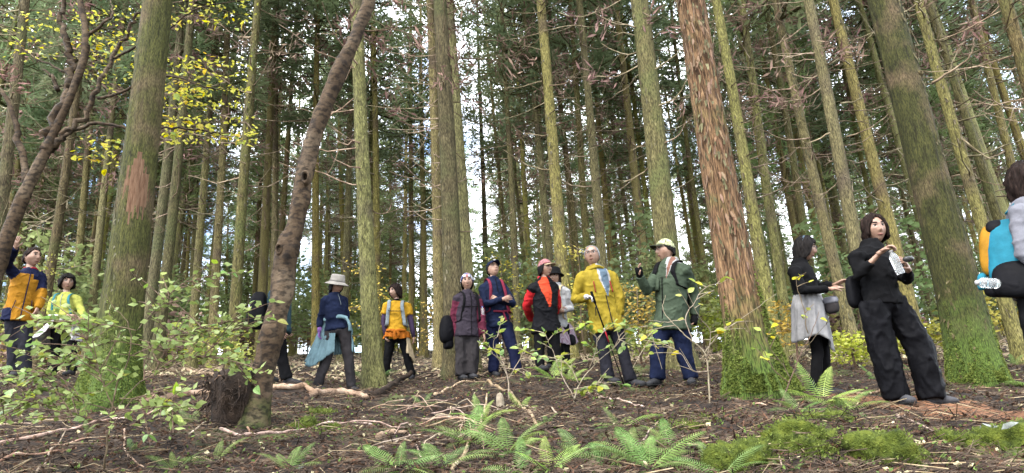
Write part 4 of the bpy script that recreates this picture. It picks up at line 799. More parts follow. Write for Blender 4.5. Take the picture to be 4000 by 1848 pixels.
# head surface in head space: x to the wearer's left hand side of the picture, -y forward, z up; chin -0.115, crown +0.118
def head_xyz(th, ph, feat=True):
    x = .079 * np.sin(ph) * np.sin(th); y = -.096 * np.sin(ph) * np.cos(th); z = .117 * np.cos(ph)
    dn = np.clip(-z / .117, 0, 1); x = x * (1 - .30 * dn ** 1.4) * (1 + .04 * np.exp(-((z + .03) / .03) ** 2)); back = (y > 0)
    y = np.where(back, y * (1 - .5 * np.clip((-z - .01) / .1, 0, 1)), y * (1 - .05 * dn))
    if feat:
        fr = np.clip(np.cos(th), 0, 1); ax = np.abs(x)
        nz = np.interp(z, [-.05, -.040, -.030, .0, .024, .04], [0, .5, 1, .55, .2, 0]); y = y - .023 * nz * np.exp(-(x / (.011 + .004 * (z < -.02))) ** 2) * fr
        y = y + .009 * np.exp(-((ax - .030) / .016) ** 2 - ((z - .012) / .012) ** 2) * fr - .005 * np.exp(-((z - .033) / .009) ** 2 - (x / .05) ** 2) * fr
        y = y - .006 * np.exp(-((z + .064) / .010) ** 2 - (x / .022) ** 2) * fr - .008 * np.exp(-((z + .098) / .016) ** 2 - (x / .026) ** 2) * fr - .004 * np.exp(-((ax - .042) / .016) ** 2 - ((z + .012) / .016) ** 2) * fr
    return np.stack([x, y, z], -1)
def grid_faces(nr_, nc, wrap=True): return [(i * nc + j, i * nc + (j + 1) % nc, (i + 1) * nc + (j + 1) % nc, (i + 1) * nc + j) for i in range(nr_ - 1) for j in range(nc if wrap else nc - 1)]
def face_y(x, z):
    th = math.asin(max(-1, min(1, x / .079))); ph = math.acos(max(-1, min(1, z / .117))); p = head_xyz(np.array([th]), np.array([ph])); return float(p[0, 1])
def ball(c, r, n=12, m=10):
    ph = np.linspace(0, np.pi, m); th = np.linspace(0, 2 * np.pi, n, endpoint=False); P, T = np.meshgrid(ph, th, indexing='ij')
    return np.stack([np.sin(P) * np.cos(T), np.sin(P) * np.sin(T), np.cos(P)], -1).reshape(-1, 3) * r + np.asarray(c), grid_faces(m, n)
HAIR = {  # |angle from the face| -> how low the hair reaches
    'short': ([0, .7, .95, 1.25, 1.5, 2.2, 3.15], [.078, .07, .04, .015, -.01, -.05, -.06], .009, .007), 'bald': ([0, .8, 1.0, 1.2, 1.5, 2.2, 3.15], [.112, .108, .075, .0, -.03, -.05, -.06], .006, .005),
    'bob': ([0, .5, .8, 1.0, 1.3, 2.2, 3.15], [.055, .05, .01, -.07, -.105, -.12, -.12], .018, .006), 'part': ([0, .45, .8, 1.0, 1.3, 2.2, 3.15], [.088, .07, .02, -.06, -.088, -.10, -.10], .017, .010), 'bobshort': ([0, .5, .8, 1.05, 1.3, 2.2, 3.15], [.055, .05, .02, -.04, -.08, -.10, -.10], .02, .008), 'puffy': ([0, .6, .85, 1.1, 1.4, 2.2, 3.15], [.05, .05, .02, -.03, -.06, -.08, -.08], .026, .012),
    'under': ([0, .9, 1.05, 1.2, 1.5, 2.2, 3.15], [.1, .09, .03, -.03, -.075, -.1, -.1], .010, .005), 'longback': ([0, .9, 1.1, 1.3, 1.6, 2.2, 3.15], [.1, .08, .0, -.06, -.10, -.17, -.18], .014, .006), 'curly': ([0, .7, .9, 1.1, 1.4, 2.2, 3.15], [.06, .05, .02, -.05, -.10, -.12, -.12], .04, .014)}
def shell(style, thick=None, rough=None, top=.117, n=96, m=26, table=None, seed=0):
    """hair or knitted cap lying on the head"""
    xs, zs, t0, r0 = table or HAIR[style]; t0 = thick or t0; r0 = r0 if rough is None else rough; th = np.linspace(-np.pi, np.pi, n, endpoint=False); low = np.interp(np.abs(th), xs, zs); low = low + r0 * .9 * vnoise(np.stack([np.cos(th) * 9, np.sin(th) * 9, 0 * th], -1), seed + 3); rows = []; z0 = .088 if style == 'bald' else .117; low = np.minimum(low, z0 - .003)
    for i in range(m):
        z = z0 - (z0 - low) * (i / (m - 1)) ** 1.15; ph = np.arccos(np.clip(z / .117, -1, .9999)); p = head_xyz(th, np.maximum(ph, .02), False); mx = head_xyz(th, np.full(n, 1.62), False)
        lowm = z < -.005; p[lowm, :2] = mx[lowm, :2] * (1 - .06 * np.clip(-z[lowm] / .12, 0, 1))[:, None]; p[:, 2] = z; d = unit_rows(p * [1, 1, .8]); e = np.minimum(1, (m - 1 - i) / 2 + .25)
        nz = r0 * fbm(np.stack([np.cos(th) * 5, np.sin(th) * 5, z * 28], -1), seed, 2) + r0 * .45 * np.sin(th * 37 + 4 * np.sin(z * 30 + th * 5)); rows.append(p + d * ((t0 + nz) * e)[:, None])
    inner = rows[-1].copy() * [.93, .93, 1] + [0, 0, .01]; V = np.concatenate(rows + [inner]); return V, grid_faces(m + 1, n)
def unit_rows(p): return p / np.maximum(np.linalg.norm(p, axis=1, keepdims=True), 1e-9)

class Hiker:
    def __init__(h, label, Y, s, joints, yaw=0, pitch=0, roll=0, hs=None, turn=1, face=None):
        h.s, h.hs = s, (hs or 1.0) * s * 1.09; h.J = {}
        for k, v in joints.items(): h.J[k] = at(v[0], v[1], Y + (v[2] if len(v) > 2 else 0))
        for a, b, w in (('sa', 'sb', .36), ('ha', 'hb', .19)):       # turned bodies: the far side goes back until the width is right
            if len(joints[a]) < 3 and len(joints[b]) < 3:
                dx = h.J[b][0] - h.J[a][0]; q = max(0, (w * s) ** 2 - dx * dx) ** .5 / 2 * turn
                for k, g in ((a, -q), (b, q)): h.J[k] = h.J[k] * ((Y + g) / Y)
        for f in ('fa', 'fb'):
            p = h.J[f]; p[2] = gz(p[0], p[1]) + .095 * s
        J = h.J; h.X = unit(J['sb'] - J['sa']); h.H = (J['ha'] + J['hb']) / 2; h.N = J['neck']; h.up = unit(h.N - h.H); h.XH = unit(J['hb'] - J['ha']); h.front = unit(np.cross(h.X, h.up))
        base = (J['fa'] + J['fb']) / 2; base = np.array([base[0], base[1], gz(base[0], base[1])]); h.base = base; h.root = empty('person', base); tag(h.root, label, 'person', 'hikers standing along the path')
        phi = -math.asin(base[0] / math.hypot(base[0], base[1])); h.R = rotz(math.radians(yaw) + phi) @ rotx(-math.radians(pitch)) @ roty(math.radians(roll))
        c = (J['top'] + J['chin']) / 2 - np.array([0, 0, .012]); h.hc = c; h.foot_dir = {}
    def w(h, p): return np.asarray(p, float) - h.base
    def T(h, u, v, t):
        """point in torso space: u to the side, v forward, t from hips 0 to neck 1"""
        return h.H + (h.N - h.H) * t + (h.XH * (1 - t) + h.X * t) * u + h.front * v
    def hd(h, V): return np.asarray(V) * h.hs @ h.R.T + h.hc - h.base
    def part(h, name, V, F_, mat, parent=None, smooth=True, m=0):
        b = MB(); b.add(V, F_); return b.build(name, mat, parent or h.root, smooth)
    # -------- body
    def hand(h, side, b, curl=.5, spread=.16, thumb=1, pn=None):
        J = h.J; w, e = J['w' + side], J['m' + side]; d = unit(e - w); s = h.s
        n = unit(h.H + (h.N - h.H) * .5 - w) if pn is None else np.asarray(pn, float); n = unit(n - n.dot(d) * d); a = np.cross(d, n)
        P = [w - d * .03 * s, w, w + d * .03 * s, w + d * .06 * s, w + d * .088 * s]; b.add(*tube(np.array(P) - h.base, [(.027 * s, .022 * s), (.028 * s, .02 * s), (.036 * s, .018 * s), (.041 * s, .016 * s), (.038 * s, .012 * s)], 12, a))
        for k, (o, L) in enumerate(((-.031, .060), (-.0105, .072), (.0105, .068), (.031, .052))):
            q = w + d * .08 * s + a * o * s; dd = unit(d + a * o * spread * 30 * .03 * 12); F3 = [q - d * .015 * s, q]; ang = 0
            for g in (.42, .32, .26):
                ang += curl * (.55 + .2 * k / 3); q = q + (dd * math.cos(ang) + n * math.sin(ang)) * L * g * s; F3.append(q)
            b.add(*tube(np.array(F3) - h.base, np.array([.0095, .0092, .0085, .0078, .006]) * s, 8))
        q = w + d * .022 * s + a * (-.030) * thumb * s; t1 = unit(d * .75 + a * -.75 * thumb + n * .35); q1 = q + t1 * .034 * s; q2 = q1 + unit(d * .9 + a * -.2 * thumb + n * (.3 + curl * .4)) * .030 * s
        b.add(*tube(np.array([q - t1 * .02 * s, q, q1, q2]) - h.base, np.array([.013, .012, .010, .007]) * s, 8))
    def body(h, hair='short', hairmat=None, curl=(.5, .5), gloves=(None, None), age=0, pn=(None, None), fingerless=False):
        s, J = h.s, h.J; core = MB(); ww = h.w
        core.add(*tube([ww(h.T(0, 0, t)) for t in (-.06, .05, .35, .7, .9, 1.0)], [(q[0] * s, q[1] * s) for q in ((.09, .07), (.12, .085), (.105, .078), (.125, .085), (.125, .065), (.06, .058))], 20, np.array([h.XH, h.XH, h.X, h.X, h.X, h.X])))
        for k in 'ab':
            core.add(*tube([ww(J['s' + k]), ww((J['s' + k] + J['e' + k]) / 2), ww(J['e' + k]), ww(J['e' + k] * .6 + J['w' + k] * .4), ww(J['w' + k])], [.04 * s, .038 * s, .033 * s, .034 * s, .026 * s], 12))
            core.add(*tube([ww(J['h' + k]) + [0, 0, .03], ww(J['h' + k] * .6 + J['k' + k] * .4), ww(J['k' + k]), ww(J['k' + k] * .65 + J['f' + k] * .35), ww(J['f' + k])], [.065 * s, .06 * s, .042 * s, .04 * s, .03 * s], 12))
        body = MB(); hdv = h.hd; nc = h.hc - h.base + h.R @ np.array([0, .02, -.05]) * h.hs
        core.add(*tube([nc, nc * .5 + ww(h.N) * .5, ww(h.N) - h.up * .03], [.05 * s, .05 * s, .062 * s], 16))
        o = core.build('body', M_SKIN, h.root); PEND.append((o, .017, 4, 0, None, None, h))
        ph = np.linspace(0.001, np.pi - .001, 48); th = np.linspace(-np.pi, np.pi, 56, endpoint=False); P, T_ = np.meshgrid(ph, th, indexing='ij'); b = MB()
        b.add(hdv(head_xyz(T_, P).reshape(-1, 3)), grid_faces(48, 56))
        for sx in (-1, 1): V, f = ball((sx * .075, .012, -.002), (.008, .019, .030), 10, 8); b.add(hdv(V), f)
        for i, k in enumerate('ab'):
            if 'm' + k in J and (gloves[i] is None or fingerless): h.hand(k, b, curl[i], thumb=1 if k == 'a' else -1, pn=pn[i])
        h.extra_body = b; h.body_obj = o; o['_x'] = 1
        for i, k in enumerate('ab'):
            if gloves[i] is not None:
                g = MB(); w, e = J['w' + k], J['e' + k]; d = unit(e - w)
                if fingerless: u_ = unit(J['m' + k] - w); g.add(*tube(np.array([w - u_ * .02, w + u_ * .03, w + u_ * .07, w + u_ * .1]) - h.base, [.034 * s, .042 * s, .043 * s, .04 * s], 14))
                else: h.hand(k, g, curl[i], thumb=1 if k == 'a' else -1, pn=pn[i])
                g.add(*tube(np.array([w - d * .02, w + d * .05]) - h.base, [.031 * s, .034 * s], 12)); g.build('glove', gloves[i], h.root)
        for sx in (-1, 1):
            y = face_y(sx * .030, .012); V, f = ball((sx * .030, y + .001, .011), (.0150, .007, .0082), 12, 10); bb = MB(); bb.add(hdv(V), f); e = bb.build('eye', [M_EYE, M_IRIS], o)
            c = np.array([V[list(q)].mean(0) for q in f]); e.data.polygons.foreach_set('material_index', [1 if abs(q[0] - sx * .030) < .0085 and q[1] < y - .001 else 0 for q in c])
            L = [(sx * x, face_y(sx * x, .019) - .0015, .0185 + .002 * math.sin((x - .016) / .028 * 3.1)) for x in np.linspace(.016, .044, 6)]; h.part('eyelid', hdv(tube(L, [.0015, .003, .0034, .0034, .003, .0015], 5)[0]), tube(L, [.1] * 6, 5)[1], M_HAIRB, o)
            L = [(sx * x, face_y(sx * x, .034) - .001, .033 + .005 * math.sin((x - .014) / .04 * 2.6)) for x in np.linspace(.014, .052, 7)]; h.part('eyebrow', hdv(tube(L, [(.0015, .003), (.0025, .0052), (.0025, .0056), (.0025, .0052), (.0025, .0045), (.002, .003), (.001, .001)], 6, (0, 1, 0))[0]), tube(L, [.1] * 7, 6)[1], hairmat if hairmat is M_HAIRG else M_HAIRB, o)
        L = [(x, face_y(x, -.064) - .001, -.064 - .0025 * math.cos(x / .022 * 1.5)) for x in np.linspace(-.023, .023, 9)]; r = [.002, .004, .0055, .006, .006, .006, .0055, .004, .002]; h.part('mouth', hdv(tube(L, r, 7)[0]), tube(L, r, 7)[1], M_LIP, o)
        if hair:
            V, f = shell(hair, seed=int(abs(h.base[0]) * 37)); h.part('hair', hdv(V), f, hairmat or M_HAIRB)
    # -------- clothes
    def depth(h, t, puff): return np.interp(t, [-.2, 0, .35, .7, .92, 1.0], [.118, .115, .108, .118, .088, .068]) * h.s + puff
    def top(h, name, mat, hem=-.12, puff=.022, sleeve=(1.0, 1.0), collar=.05, regions=None, flare=0.0, label=None, fold=.010, sl=1.0, waist=1.0):
        """jacket or shirt: torso and sleeves as one skin; hem in torso units, sleeve 1 reaches the wrist, 0.45 the elbow"""
        s, J, ww = h.s, h.J, h.w; b = MB(); ts = [hem, hem + .04, .05, .35, .7, .88, .97, 1.02]; A = [.172 + flare, .172 + flare * .9, .165 + flare * .5, .147 * waist, .160, .168, .132, .078]
        pts = [ww(h.T(0, 0, t)) for t in ts]; rad = [(a * s + puff, h.depth(t, puff) + flare * .6) for a, t in zip(A, ts)]; rf = [h.XH] * 3 + [h.X] * 5
        if collar: pts.append(pts[-1] + h.up * collar * s); rad.append((.068 * s + puff * .6, .064 * s + puff * .6)); rf.append(h.X)
        b.add(*tube(pts, rad, 28, np.array(rf)))
        for i, k in enumerate('ab'):
            S, E, W = J['s' + k], J['e' + k], J['w' + k]; q = sleeve[i]; P = [S + (h.N - S) * .25, S]; R = [.062 * s + puff * .5, .060 * s + puff * .6]
            if q <= .5: e = S + (E - S) * (q / .5); P += [(S + e) / 2, e]; R += [.060 * s + puff, .058 * s + puff]
            else: e = E + (W - E) * ((q - .5) / .5); P += [(S + E) / 2, E, (E + e) / 2, e]; R += [.050 * s * sl + puff * .6, .044 * s * sl + puff * .6, .040 * s * sl + puff * .55, .035 * s * sl + puff * .5]
            b.add(*tube([ww(p) for p in P], R, 18))
        o = b.build(name, mat, h.root); PEND.append((o, .0100 if regions else .0125, 3, fold, regions, mat, h));
        if label: o['label'] = label
        return o
    def arms(h, name, mat, r=.040, a0=.3, puff=.004):
        for k in 'ab':
            S, E, W = (h.J[q + k] for q in 'sew'); P = [S + (E - S) * a0, (S + E) / 2, E, (E + W) / 2, W + (W - E) * .04]; h.part(name, *tube([h.w(p) for p in P], [q * h.s + puff for q in (.05, .047, .041, .037, .030)], 16), mat)
    def trousers(h, mat, name='trousers', thigh=.092, knee=.070, cuff=.066, top=.12, fold=.010, low=.02, puff=.0):
        s, J, ww = h.s, h.J, h.w; b = MB(); b.add(*tube([ww(h.T(0, 0, t)) for t in (-.13, -.05, .05, top)], [(.10 * s, .095 * s), (.158 * s, .118 * s), (.158 * s, .116 * s), (.145 * s, .105 * s)], 24, h.XH))
        for k in 'ab':
            Hh, K, A = (J[q + k] for q in 'hkf'); A = A - np.array([0, 0, low * s]); P = [Hh + [0, 0, .04], Hh * .75 + K * .25, (Hh + K) / 2, K, (K + A) / 2, A]; b.add(*tube([ww(p) for p in P], [thigh * s * .95, thigh * s, (thigh * .6 + knee * .4) * s, knee * s, (knee * .5 + cuff * .5) * s, cuff * s], 18))
        o = b.build(name, mat, h.root); PEND.append((o, .0145, 3, fold, None, mat, h)); return o
    def shoes(h, mat, toes=None, sole=None, L=.25):
        s = h.s
        for k in 'ab':
            A = h.J['f' + k]; d = np.array(toes[k] if toes and k in toes else h.front); d[2] = 0; d = unit(d); g = A[2] - .095 * s
            c = [A - d * .065 * s, A - d * .045 * s, A, A + d * .07 * s, A + d * .13 * s, A + d * .165 * s, A + d * .185 * s]; zz = [.05, .055, .06, .048, .036, .03, .026]; sx = np.cross(d, [0, 0, 1])
            P = [np.array([q[0], q[1], g + z * s]) for q, z in zip(c, zz)]; o = h.part('shoe', *tube([h.w(p) for p in P], [(.02 * s, .03 * s), (.036 * s, .05 * s), (.04 * s, .055 * s), (.043 * s, .042 * s), (.046 * s, .034 * s), (.038 * s, .027 * s), (.014 * s, .014 * s)], 16, sx), mat)
            Q = [np.array([q[0], q[1], g + .012 * s]) for q in c]; h.part('sole', *tube([h.w(p) for p in Q], [(.022 * s, .013 * s), (.039 * s, .016 * s), (.042 * s, .016 * s), (.046 * s, .016 * s), (.049 * s, .016 * s), (.041 * s, .016 * s), (.016 * s, .012 * s)], 14, sx), M_SOLE, o)
            h.part('ankle', *tube([h.w(A + [0, 0, .07 * s]), h.w(A), h.w(A - [0, 0, .05 * s])], [.04 * s, .042 * s, .044 * s], 14), mat, o)
    def line(h, name, pts, r, mat, parent=None, ref=None, n=8):
        P = spline(np.array(pts), 5); V, f = tube(P - h.base, [r] * len(P), n, ref); return h.part(name, V, f, mat, parent)
    def zipper(h, mat, parent, t0=-.1, t1=1.02, puff=.03, u=0, r=.006): return h.line('zipper', [h.T(u, h.depth(t, puff) + .002, t) for t in np.linspace(t0, t1, 8)], (r, r * .5), mat, parent, h.X)
    def strap(h, mat, side, t_low=.25, puff=.03, w=.028, name='strap', u0=.105, parent=None, u1=None):
        sg = -1 if side == 'a' else 1; u1 = u1 or u0 * 1.35; S = [h.T(sg * u0, -.09 * h.s - puff, .9), h.T(sg * u0, -.02, 1.0) + h.up * (.012 + puff * .6), h.T(sg * u0, h.depth(.9, puff) * .72, .97) + h.up * .01] + [h.T(sg * (u0 + (u1 - u0) * q), h.depth(t, puff) * (1 - .22 * q) + .006, t) for q, t in zip(np.linspace(0, 1, 5), np.linspace(.85, t_low, 5))] + [h.T(sg * (.17 * h.s + puff), .02, t_low - .03)]
        P = spline(np.array(S), 5); ref = np.repeat([h.X], len(P), 0); V, f = tube(P - h.base, [(w * h.s, .007)] * len(P), 10, ref); return h.part(name, V, f, mat, parent)
    def glasses(h, rim=.0022):
        g = MB()
        for sx in (-1, 1):
            P = [(sx * .031 + .021 * math.cos(a), -.108 + .004 * abs(math.cos(a)), .009 + .016 * math.sin(a)) for a in np.linspace(0, 6.2832, 22)]; g.add(h.hd(tube(P, [rim] * 22, 6)[0]), tube(P, [.1] * 22, 6)[1])
            P = [(sx * .052, -.102, .014), (sx * .07, -.06, .016), (sx * .077, .0, .012), (sx * .077, .02, .004)]; g.add(h.hd(tube(P, [rim * .9] * 4, 6)[0]), tube(P, [.1] * 4, 6)[1])
        P = [(-.011, -.110, .012), (0, -.113, .015), (.011, -.110, .012)]; g.add(h.hd(tube(P, [rim] * 3, 6)[0]), tube(P, [.1] * 3, 6)[1]); return g.build('glasses', M_METAL, h.root)
    def lathe(h, name, prof, mat, sx=.93, sy=1.08, wave=0.0, n=40, tilt=0.0, off=(0, 0, 0), parent=None):
        th = np.linspace(0, 2 * np.pi, n, endpoint=False); R = rotx(tilt); V = np.concatenate([np.stack([r * sx * np.sin(th), -r * sy * np.cos(th), z + wave * max(0, r - .1) * 8 * np.sin(2 * th + .6)], -1) for r, z in prof]) @ R.T + off
        return h.part(name, h.hd(V), grid_faces(len(prof), n), mat, parent)
    def cap(h, mat, visor, tilt=.0, low=.045):
        o = h.part('cap', *(lambda q: (h.hd(q[0]), q[1]))(shell('x', .014, .001, table=([0, .8, 1.3, 2.2, 3.15], [low + .01, low, low - .02, low - .035, low - .03], .014, .001), m=18)), mat); V = []; nu, nv = 15, 7
        for lay in (0, 1):
            for i in range(nv):
                for j in range(nu):
                    a = (j / (nu - 1) * 2 - 1) * 1.12; q = i / (nv - 1); r0 = .088; x = .082 * math.sin(a); y = -.098 * math.cos(a) - .076 * q * math.cos(a * .75) ** .8; z = low + .008 - .010 * q - .02 * (x / .08) ** 2 - lay * .006; V.append((x, y, z))
        f = grid_faces(nv, nu, False); k = nu * nv; f = f + [tuple(i + k for i in reversed(q)) for q in f] + [((nv - 1) * nu + j, (nv - 1) * nu + j + 1, (nv - 1) * nu + j + 1 + k, (nv - 1) * nu + j + k) for j in range(nu - 1)]
        h.part('visor', h.hd(np.array(V)), f, visor, o); return o
    def ring(h, name, mat, t=1.04, r=.075, w=.03, wob=.012, seed=0, drop=.0):
        P = []; n = 24
        for a in np.linspace(0, 6.2832, n): P.append(h.H + (h.N - h.H) * t + h.X * r * math.sin(a) * h.s + h.front * r * .95 * math.cos(a) * h.s + h.up * (wob * math.sin(a * 3 + seed) - drop * max(0, math.cos(a))))
        V, f = tube(np.array(P) - h.base, [(w * h.s, w * h.s * .8)] * n, 12); V = V + (fbm(V * 45, seed, 2) * .007)[:, None] * unit_rows(V - V.mean(0)); return h.part(name, V, f, mat)
    def drape(h, name, mat, a0, a1, t_top, length, flare, push=None, seed=0, r0=.04, nf=9, n=60, m=22, parent=None, thick=.006):
        """cloth hung round the waist from angle a0 to a1 (0 = front, + = wearer's b side); length and flare are functions of 0..1"""
        A = np.linspace(a0, a1, n); V = []
        for i in range(m):
            q = i / (m - 1)
            for j, a in enumerate(A):
                w = j / (n - 1); L = length(w) * h.s; fl = flare(w) * h.s; rr_ = r0 * (.25 + .75 * min(1, q * 4)); rx = .165 * h.s + rr_ + fl * q ** 1.2 + .016 * q * math.sin(w * nf * 6.283 + seed) + .008 * math.sin(w * nf * 15 + q * 5); ry = .118 * h.s + rr_ + fl * q ** 1.2 + .016 * q * math.sin(w * nf * 6.283 + seed)
                p = h.H + (h.N - h.H) * t_top + h.XH * rx * math.sin(a) + h.front * ry * math.cos(a) - np.array([0, 0, 1.0]) * L * q
                if push is not None: p = p + np.asarray(push) * q ** 1.3 * math.sin(math.pi * min(1, max(0, w))) ** .7
                V.append(p)
        V = np.array(V); V = V + fbm(V * 16, seed, 2)[:, None] * .006; V -= h.base; k = n * m; ctr = V.mean(0) * [1, 1, 0]; W = V + unit_rows((ctr - V) * [1, 1, 0]) * thick; f = grid_faces(m, n, False); f = f + [tuple(i + k for i in reversed(q)) for q in f]
        edge = [(i, i + 1) for i in range((m - 1) * n, m * n - 1)] + [(i * n, (i + 1) * n) for i in range(m - 1)] + [(i * n + n - 1, (i + 1) * n + n - 1) for i in range(m - 1)]; f += [(a, b, b + k, a + k) for a, b in edge]
        return h.part(name, np.vstack([V, W]), f, mat, parent)
def bake_people():
    """turn the joined lofts of body and clothes into one smooth skin each, then fold the cloth"""
    for o, vox, it, fold, reg, mat, h in PEND:
        md = o.modifiers.new('skin', 'REMESH'); md.mode = 'VOXEL'; md.voxel_size = vox; md.use_smooth_shade = True
    dg = bpy.context.evaluated_depsgraph_get(); dg.update()
    for o, vox, it, fold, reg, mat, h in PEND:
        me = bpy.data.meshes.new_from_object(o.evaluated_get(dg)); o.modifiers.clear(); n = len(me.vertices); V = np.empty(n * 3); me.vertices.foreach_get('co', V); V = V.reshape(-1, 3); E = np.empty(len(me.edges) * 2, np.int32); me.edges.foreach_get('vertices', E); E = E.reshape(-1, 2); cnt = np.maximum(np.bincount(E.ravel(), minlength=n), 1)[:, None]
        for _ in range(it + 3):
            S = np.stack([np.bincount(E[:, 0], V[E[:, 1], k], n) + np.bincount(E[:, 1], V[E[:, 0], k], n) for k in range(3)], -1) / cnt; V = V * .45 + S * .55
        if fold:
            me.vertices.foreach_set('co', V.ravel()); me.update(); N = np.empty(n * 3); me.vertex_normals.foreach_get('vector', N); N = N.reshape(-1, 3); sd = int(abs(h.base[0] * 91)) % 50
            q = V + .05 * np.stack([vnoise(V * 6, sd), vnoise(V * 6, sd + 1), vnoise(V * 6, sd + 2)], -1); st = [13, 13, 5] if 'trousers' in o.name else [8, 8, 12]; rid = np.clip(1 - np.abs(fbm(q * st, sd, 2)) * 1.3, 0, 1) ** 2.5; V = V + N * (fold * (1.1 * rid - .4) + fold * .2 * vnoise(V * 40, sd))[:, None]
        nf = len(me.polygons)
        if getattr(h, 'body_obj', None) is o:
            F_ = [tuple(p.vertices) for p in me.polygons]; b = MB(); b.add(V, F_); xb = h.extra_body; b.add(xb.verts(), xb.f); nm = b.mesh('body', M_SKIN); o.data = nm; bpy.data.meshes.remove(me); continue
        me.vertices.foreach_set('co', V.ravel()); me.materials.clear()
        for mt in (mat if isinstance(mat, (list, tuple)) else [mat]): me.materials.append(mt)
        if reg:
            C = np.empty(nf * 3); me.polygons.foreach_get('center', C); C = C.reshape(-1, 3) + h.base; d = C - h.H; ax = h.N - h.H; t = d @ ax / (ax @ ax); u = d @ h.X; v = d @ h.front; arm = np.zeros(nf); sid = np.zeros(nf)
            for k, sg in (('a', -1), ('b', 1)):                        # how far along which arm each face lies
                for p0, p1, q0 in ((h.J['s' + k], h.J['e' + k], 0), (h.J['e' + k], h.J['w' + k], .5)):
                    e = p1 - p0; q = np.clip((C - p0) @ e / (e @ e), 0, 1); dist = np.linalg.norm(C - p0 - q[:, None] * e, axis=1); hit = (dist < .085 * h.s) & (q0 + q * .5 > .06); arm = np.where(hit, np.maximum(arm, q0 + q * .5), arm); sid = np.where(hit, sg, sid)
            me.polygons.foreach_set('material_index', reg(t, u / h.s, v / h.s, arm, sid).astype(np.int32))
        me.polygons.foreach_set('use_smooth', [True] * nf); me.update(); o.data = me
def pack(name, label, base, axes, size, mats, cat='backpack', pockets=(), seed=0):
    """rounded rucksack: superellipsoid body with pockets; axes = (side, out, up)"""
    root = empty(name, base); tag(root, label, cat); A = np.array([unit(a) for a in axes])
    def lump(c, sz, nm, mat, par, e=.45, n=32, m=20):
        ph = np.linspace(0, np.pi, m); th = np.linspace(0, 2 * np.pi, n, endpoint=False); P, T = np.meshgrid(ph, th, indexing='ij'); f = lambda x: np.sign(x) * np.abs(x) ** e
        V = np.stack([f(np.sin(P)) * f(np.cos(T)) * sz[0] / 2, f(np.sin(P)) * f(np.sin(T)) * sz[1] / 2, f(np.cos(P)) * sz[2] / 2], -1).reshape(-1, 3); V[:, :2] *= (1 - .16 * np.clip(V[:, 2:] / sz[2] * 2, 0, 1)); V = V * (1 + .035 * fbm(V * 14, seed, 2))[:, None] + np.asarray(c); b = MB(); b.add(V @ A, grid_faces(m, n)); return b.build(nm, mat, par)
    o = lump((0, 0, 0), size, 'pack_body', mats[0], root, .6)
    for c, sz, nm, mat in pockets: lump(c, sz, nm, mat, root, .55, 20, 14)
    return root
def bottle(name, label, p, axis, L, r, mat, capmat, rings=5):
    a = unit(axis); root = empty(name, p); tag(root, label, 'bottle'); z = np.linspace(0, .72, 26); pr = [r * (.9 + .1 * min(1, q * 12)) * (1 - .06 * (math.sin(q * rings * 9) > .6)) for q in z]; zz = list(z * L) + [.80 * L, .87 * L, .92 * L]; pr += [r * .75, r * .42, r * .4]
    b = MB(); b.add(*tube([a * q for q in zz], pr, 18)); b.build('bottle_body', mat, root); b = MB(); b.add(*tube([a * L * .915, a * L * .97, a * L], [r * .46, r * .46, r * .4], 14)); b.build('cap', capmat, root); return root
M_PET = bpy.data.materials.new('clear_plastic'); M_PET.use_nodes = True; _b = M_PET.node_tree.nodes['Principled BSDF']; _b.inputs['Transmission Weight'].default_value = .85; _b.inputs['Roughness'].default_value = .12; _b.inputs['IOR'].default_value = 1.25; _b.inputs['Base Color'].default_value = (.85, .87, .88, 1)
M_YEL = cloth('golden_shell', (.20, .092, .008), rough=.6); M_NAVY = cloth('navy_shell', (.007, .009, .026), rough=.7); M_NAVYF = cloth('navy_fleece', (.007, .010, .024)); M_CHAR = cloth('charcoal_trouser', (.012, .012, .016)); M_REDS = cloth('red_scarf', (.16, .012, .018)); M_RED = cloth('red_shell', (.25, .012, .014), rough=.55)
M_LIME = cloth('lime_knit', (.19, .20, .045)); M_TEAL = cloth('teal_nylon', (.02, .09, .10), rough=.6); M_PTEAL = cloth('pale_teal_cotton', (.085, .135, .15)); M_DKTEAL = cloth('dark_teal_shell', (.018, .035, .042), rough=.6); M_BROWNT = cloth('grey_brown_trouser', (.020, .018, .019)); M_PURPLE = cloth('purple_glove', (.14, .07, .20))
M_HAT = cloth('beige_hat', (.19, .175, .155)); M_YTEE = cloth('yellow_tee', (.28, .155, .014)); M_ORANGE = cloth('orange_shell', (.25, .075, .008), rough=.6); M_PLUM = cloth('dark_plum_sleeve', (.032, .022, .042)); M_MAROON = cloth('maroon_knit', (.062, .013, .024)); M_VEST = cloth('plum_grey_vest', (.022, .018, .024)); M_GSTRAP = cloth('grey_strap', (.13, .15, .155)); M_CREAM = cloth('cream_cotton', (.28, .22, .14))
M_MUST = cloth('mustard_shell', (.17, .125, .014), rough=.6); M_STEEL = cloth('steel_blue_knit', (.06, .085, .11)); M_OLIVE = cloth('olive_shell', (.030, .041, .027), rough=.65); M_DENIM = cloth('dark_denim', (.0055, .008, .021)); M_CAMO = material('camo_cap', [(.10, .12, .05), (.24, .25, .14), (.33, .32, .22)], (22, 22, 22), 3, .85); M_PINK = cloth('salmon_shirt', (.12, .062, .046)); M_LGREY = cloth('light_grey_lining', (.20, .20, .20))
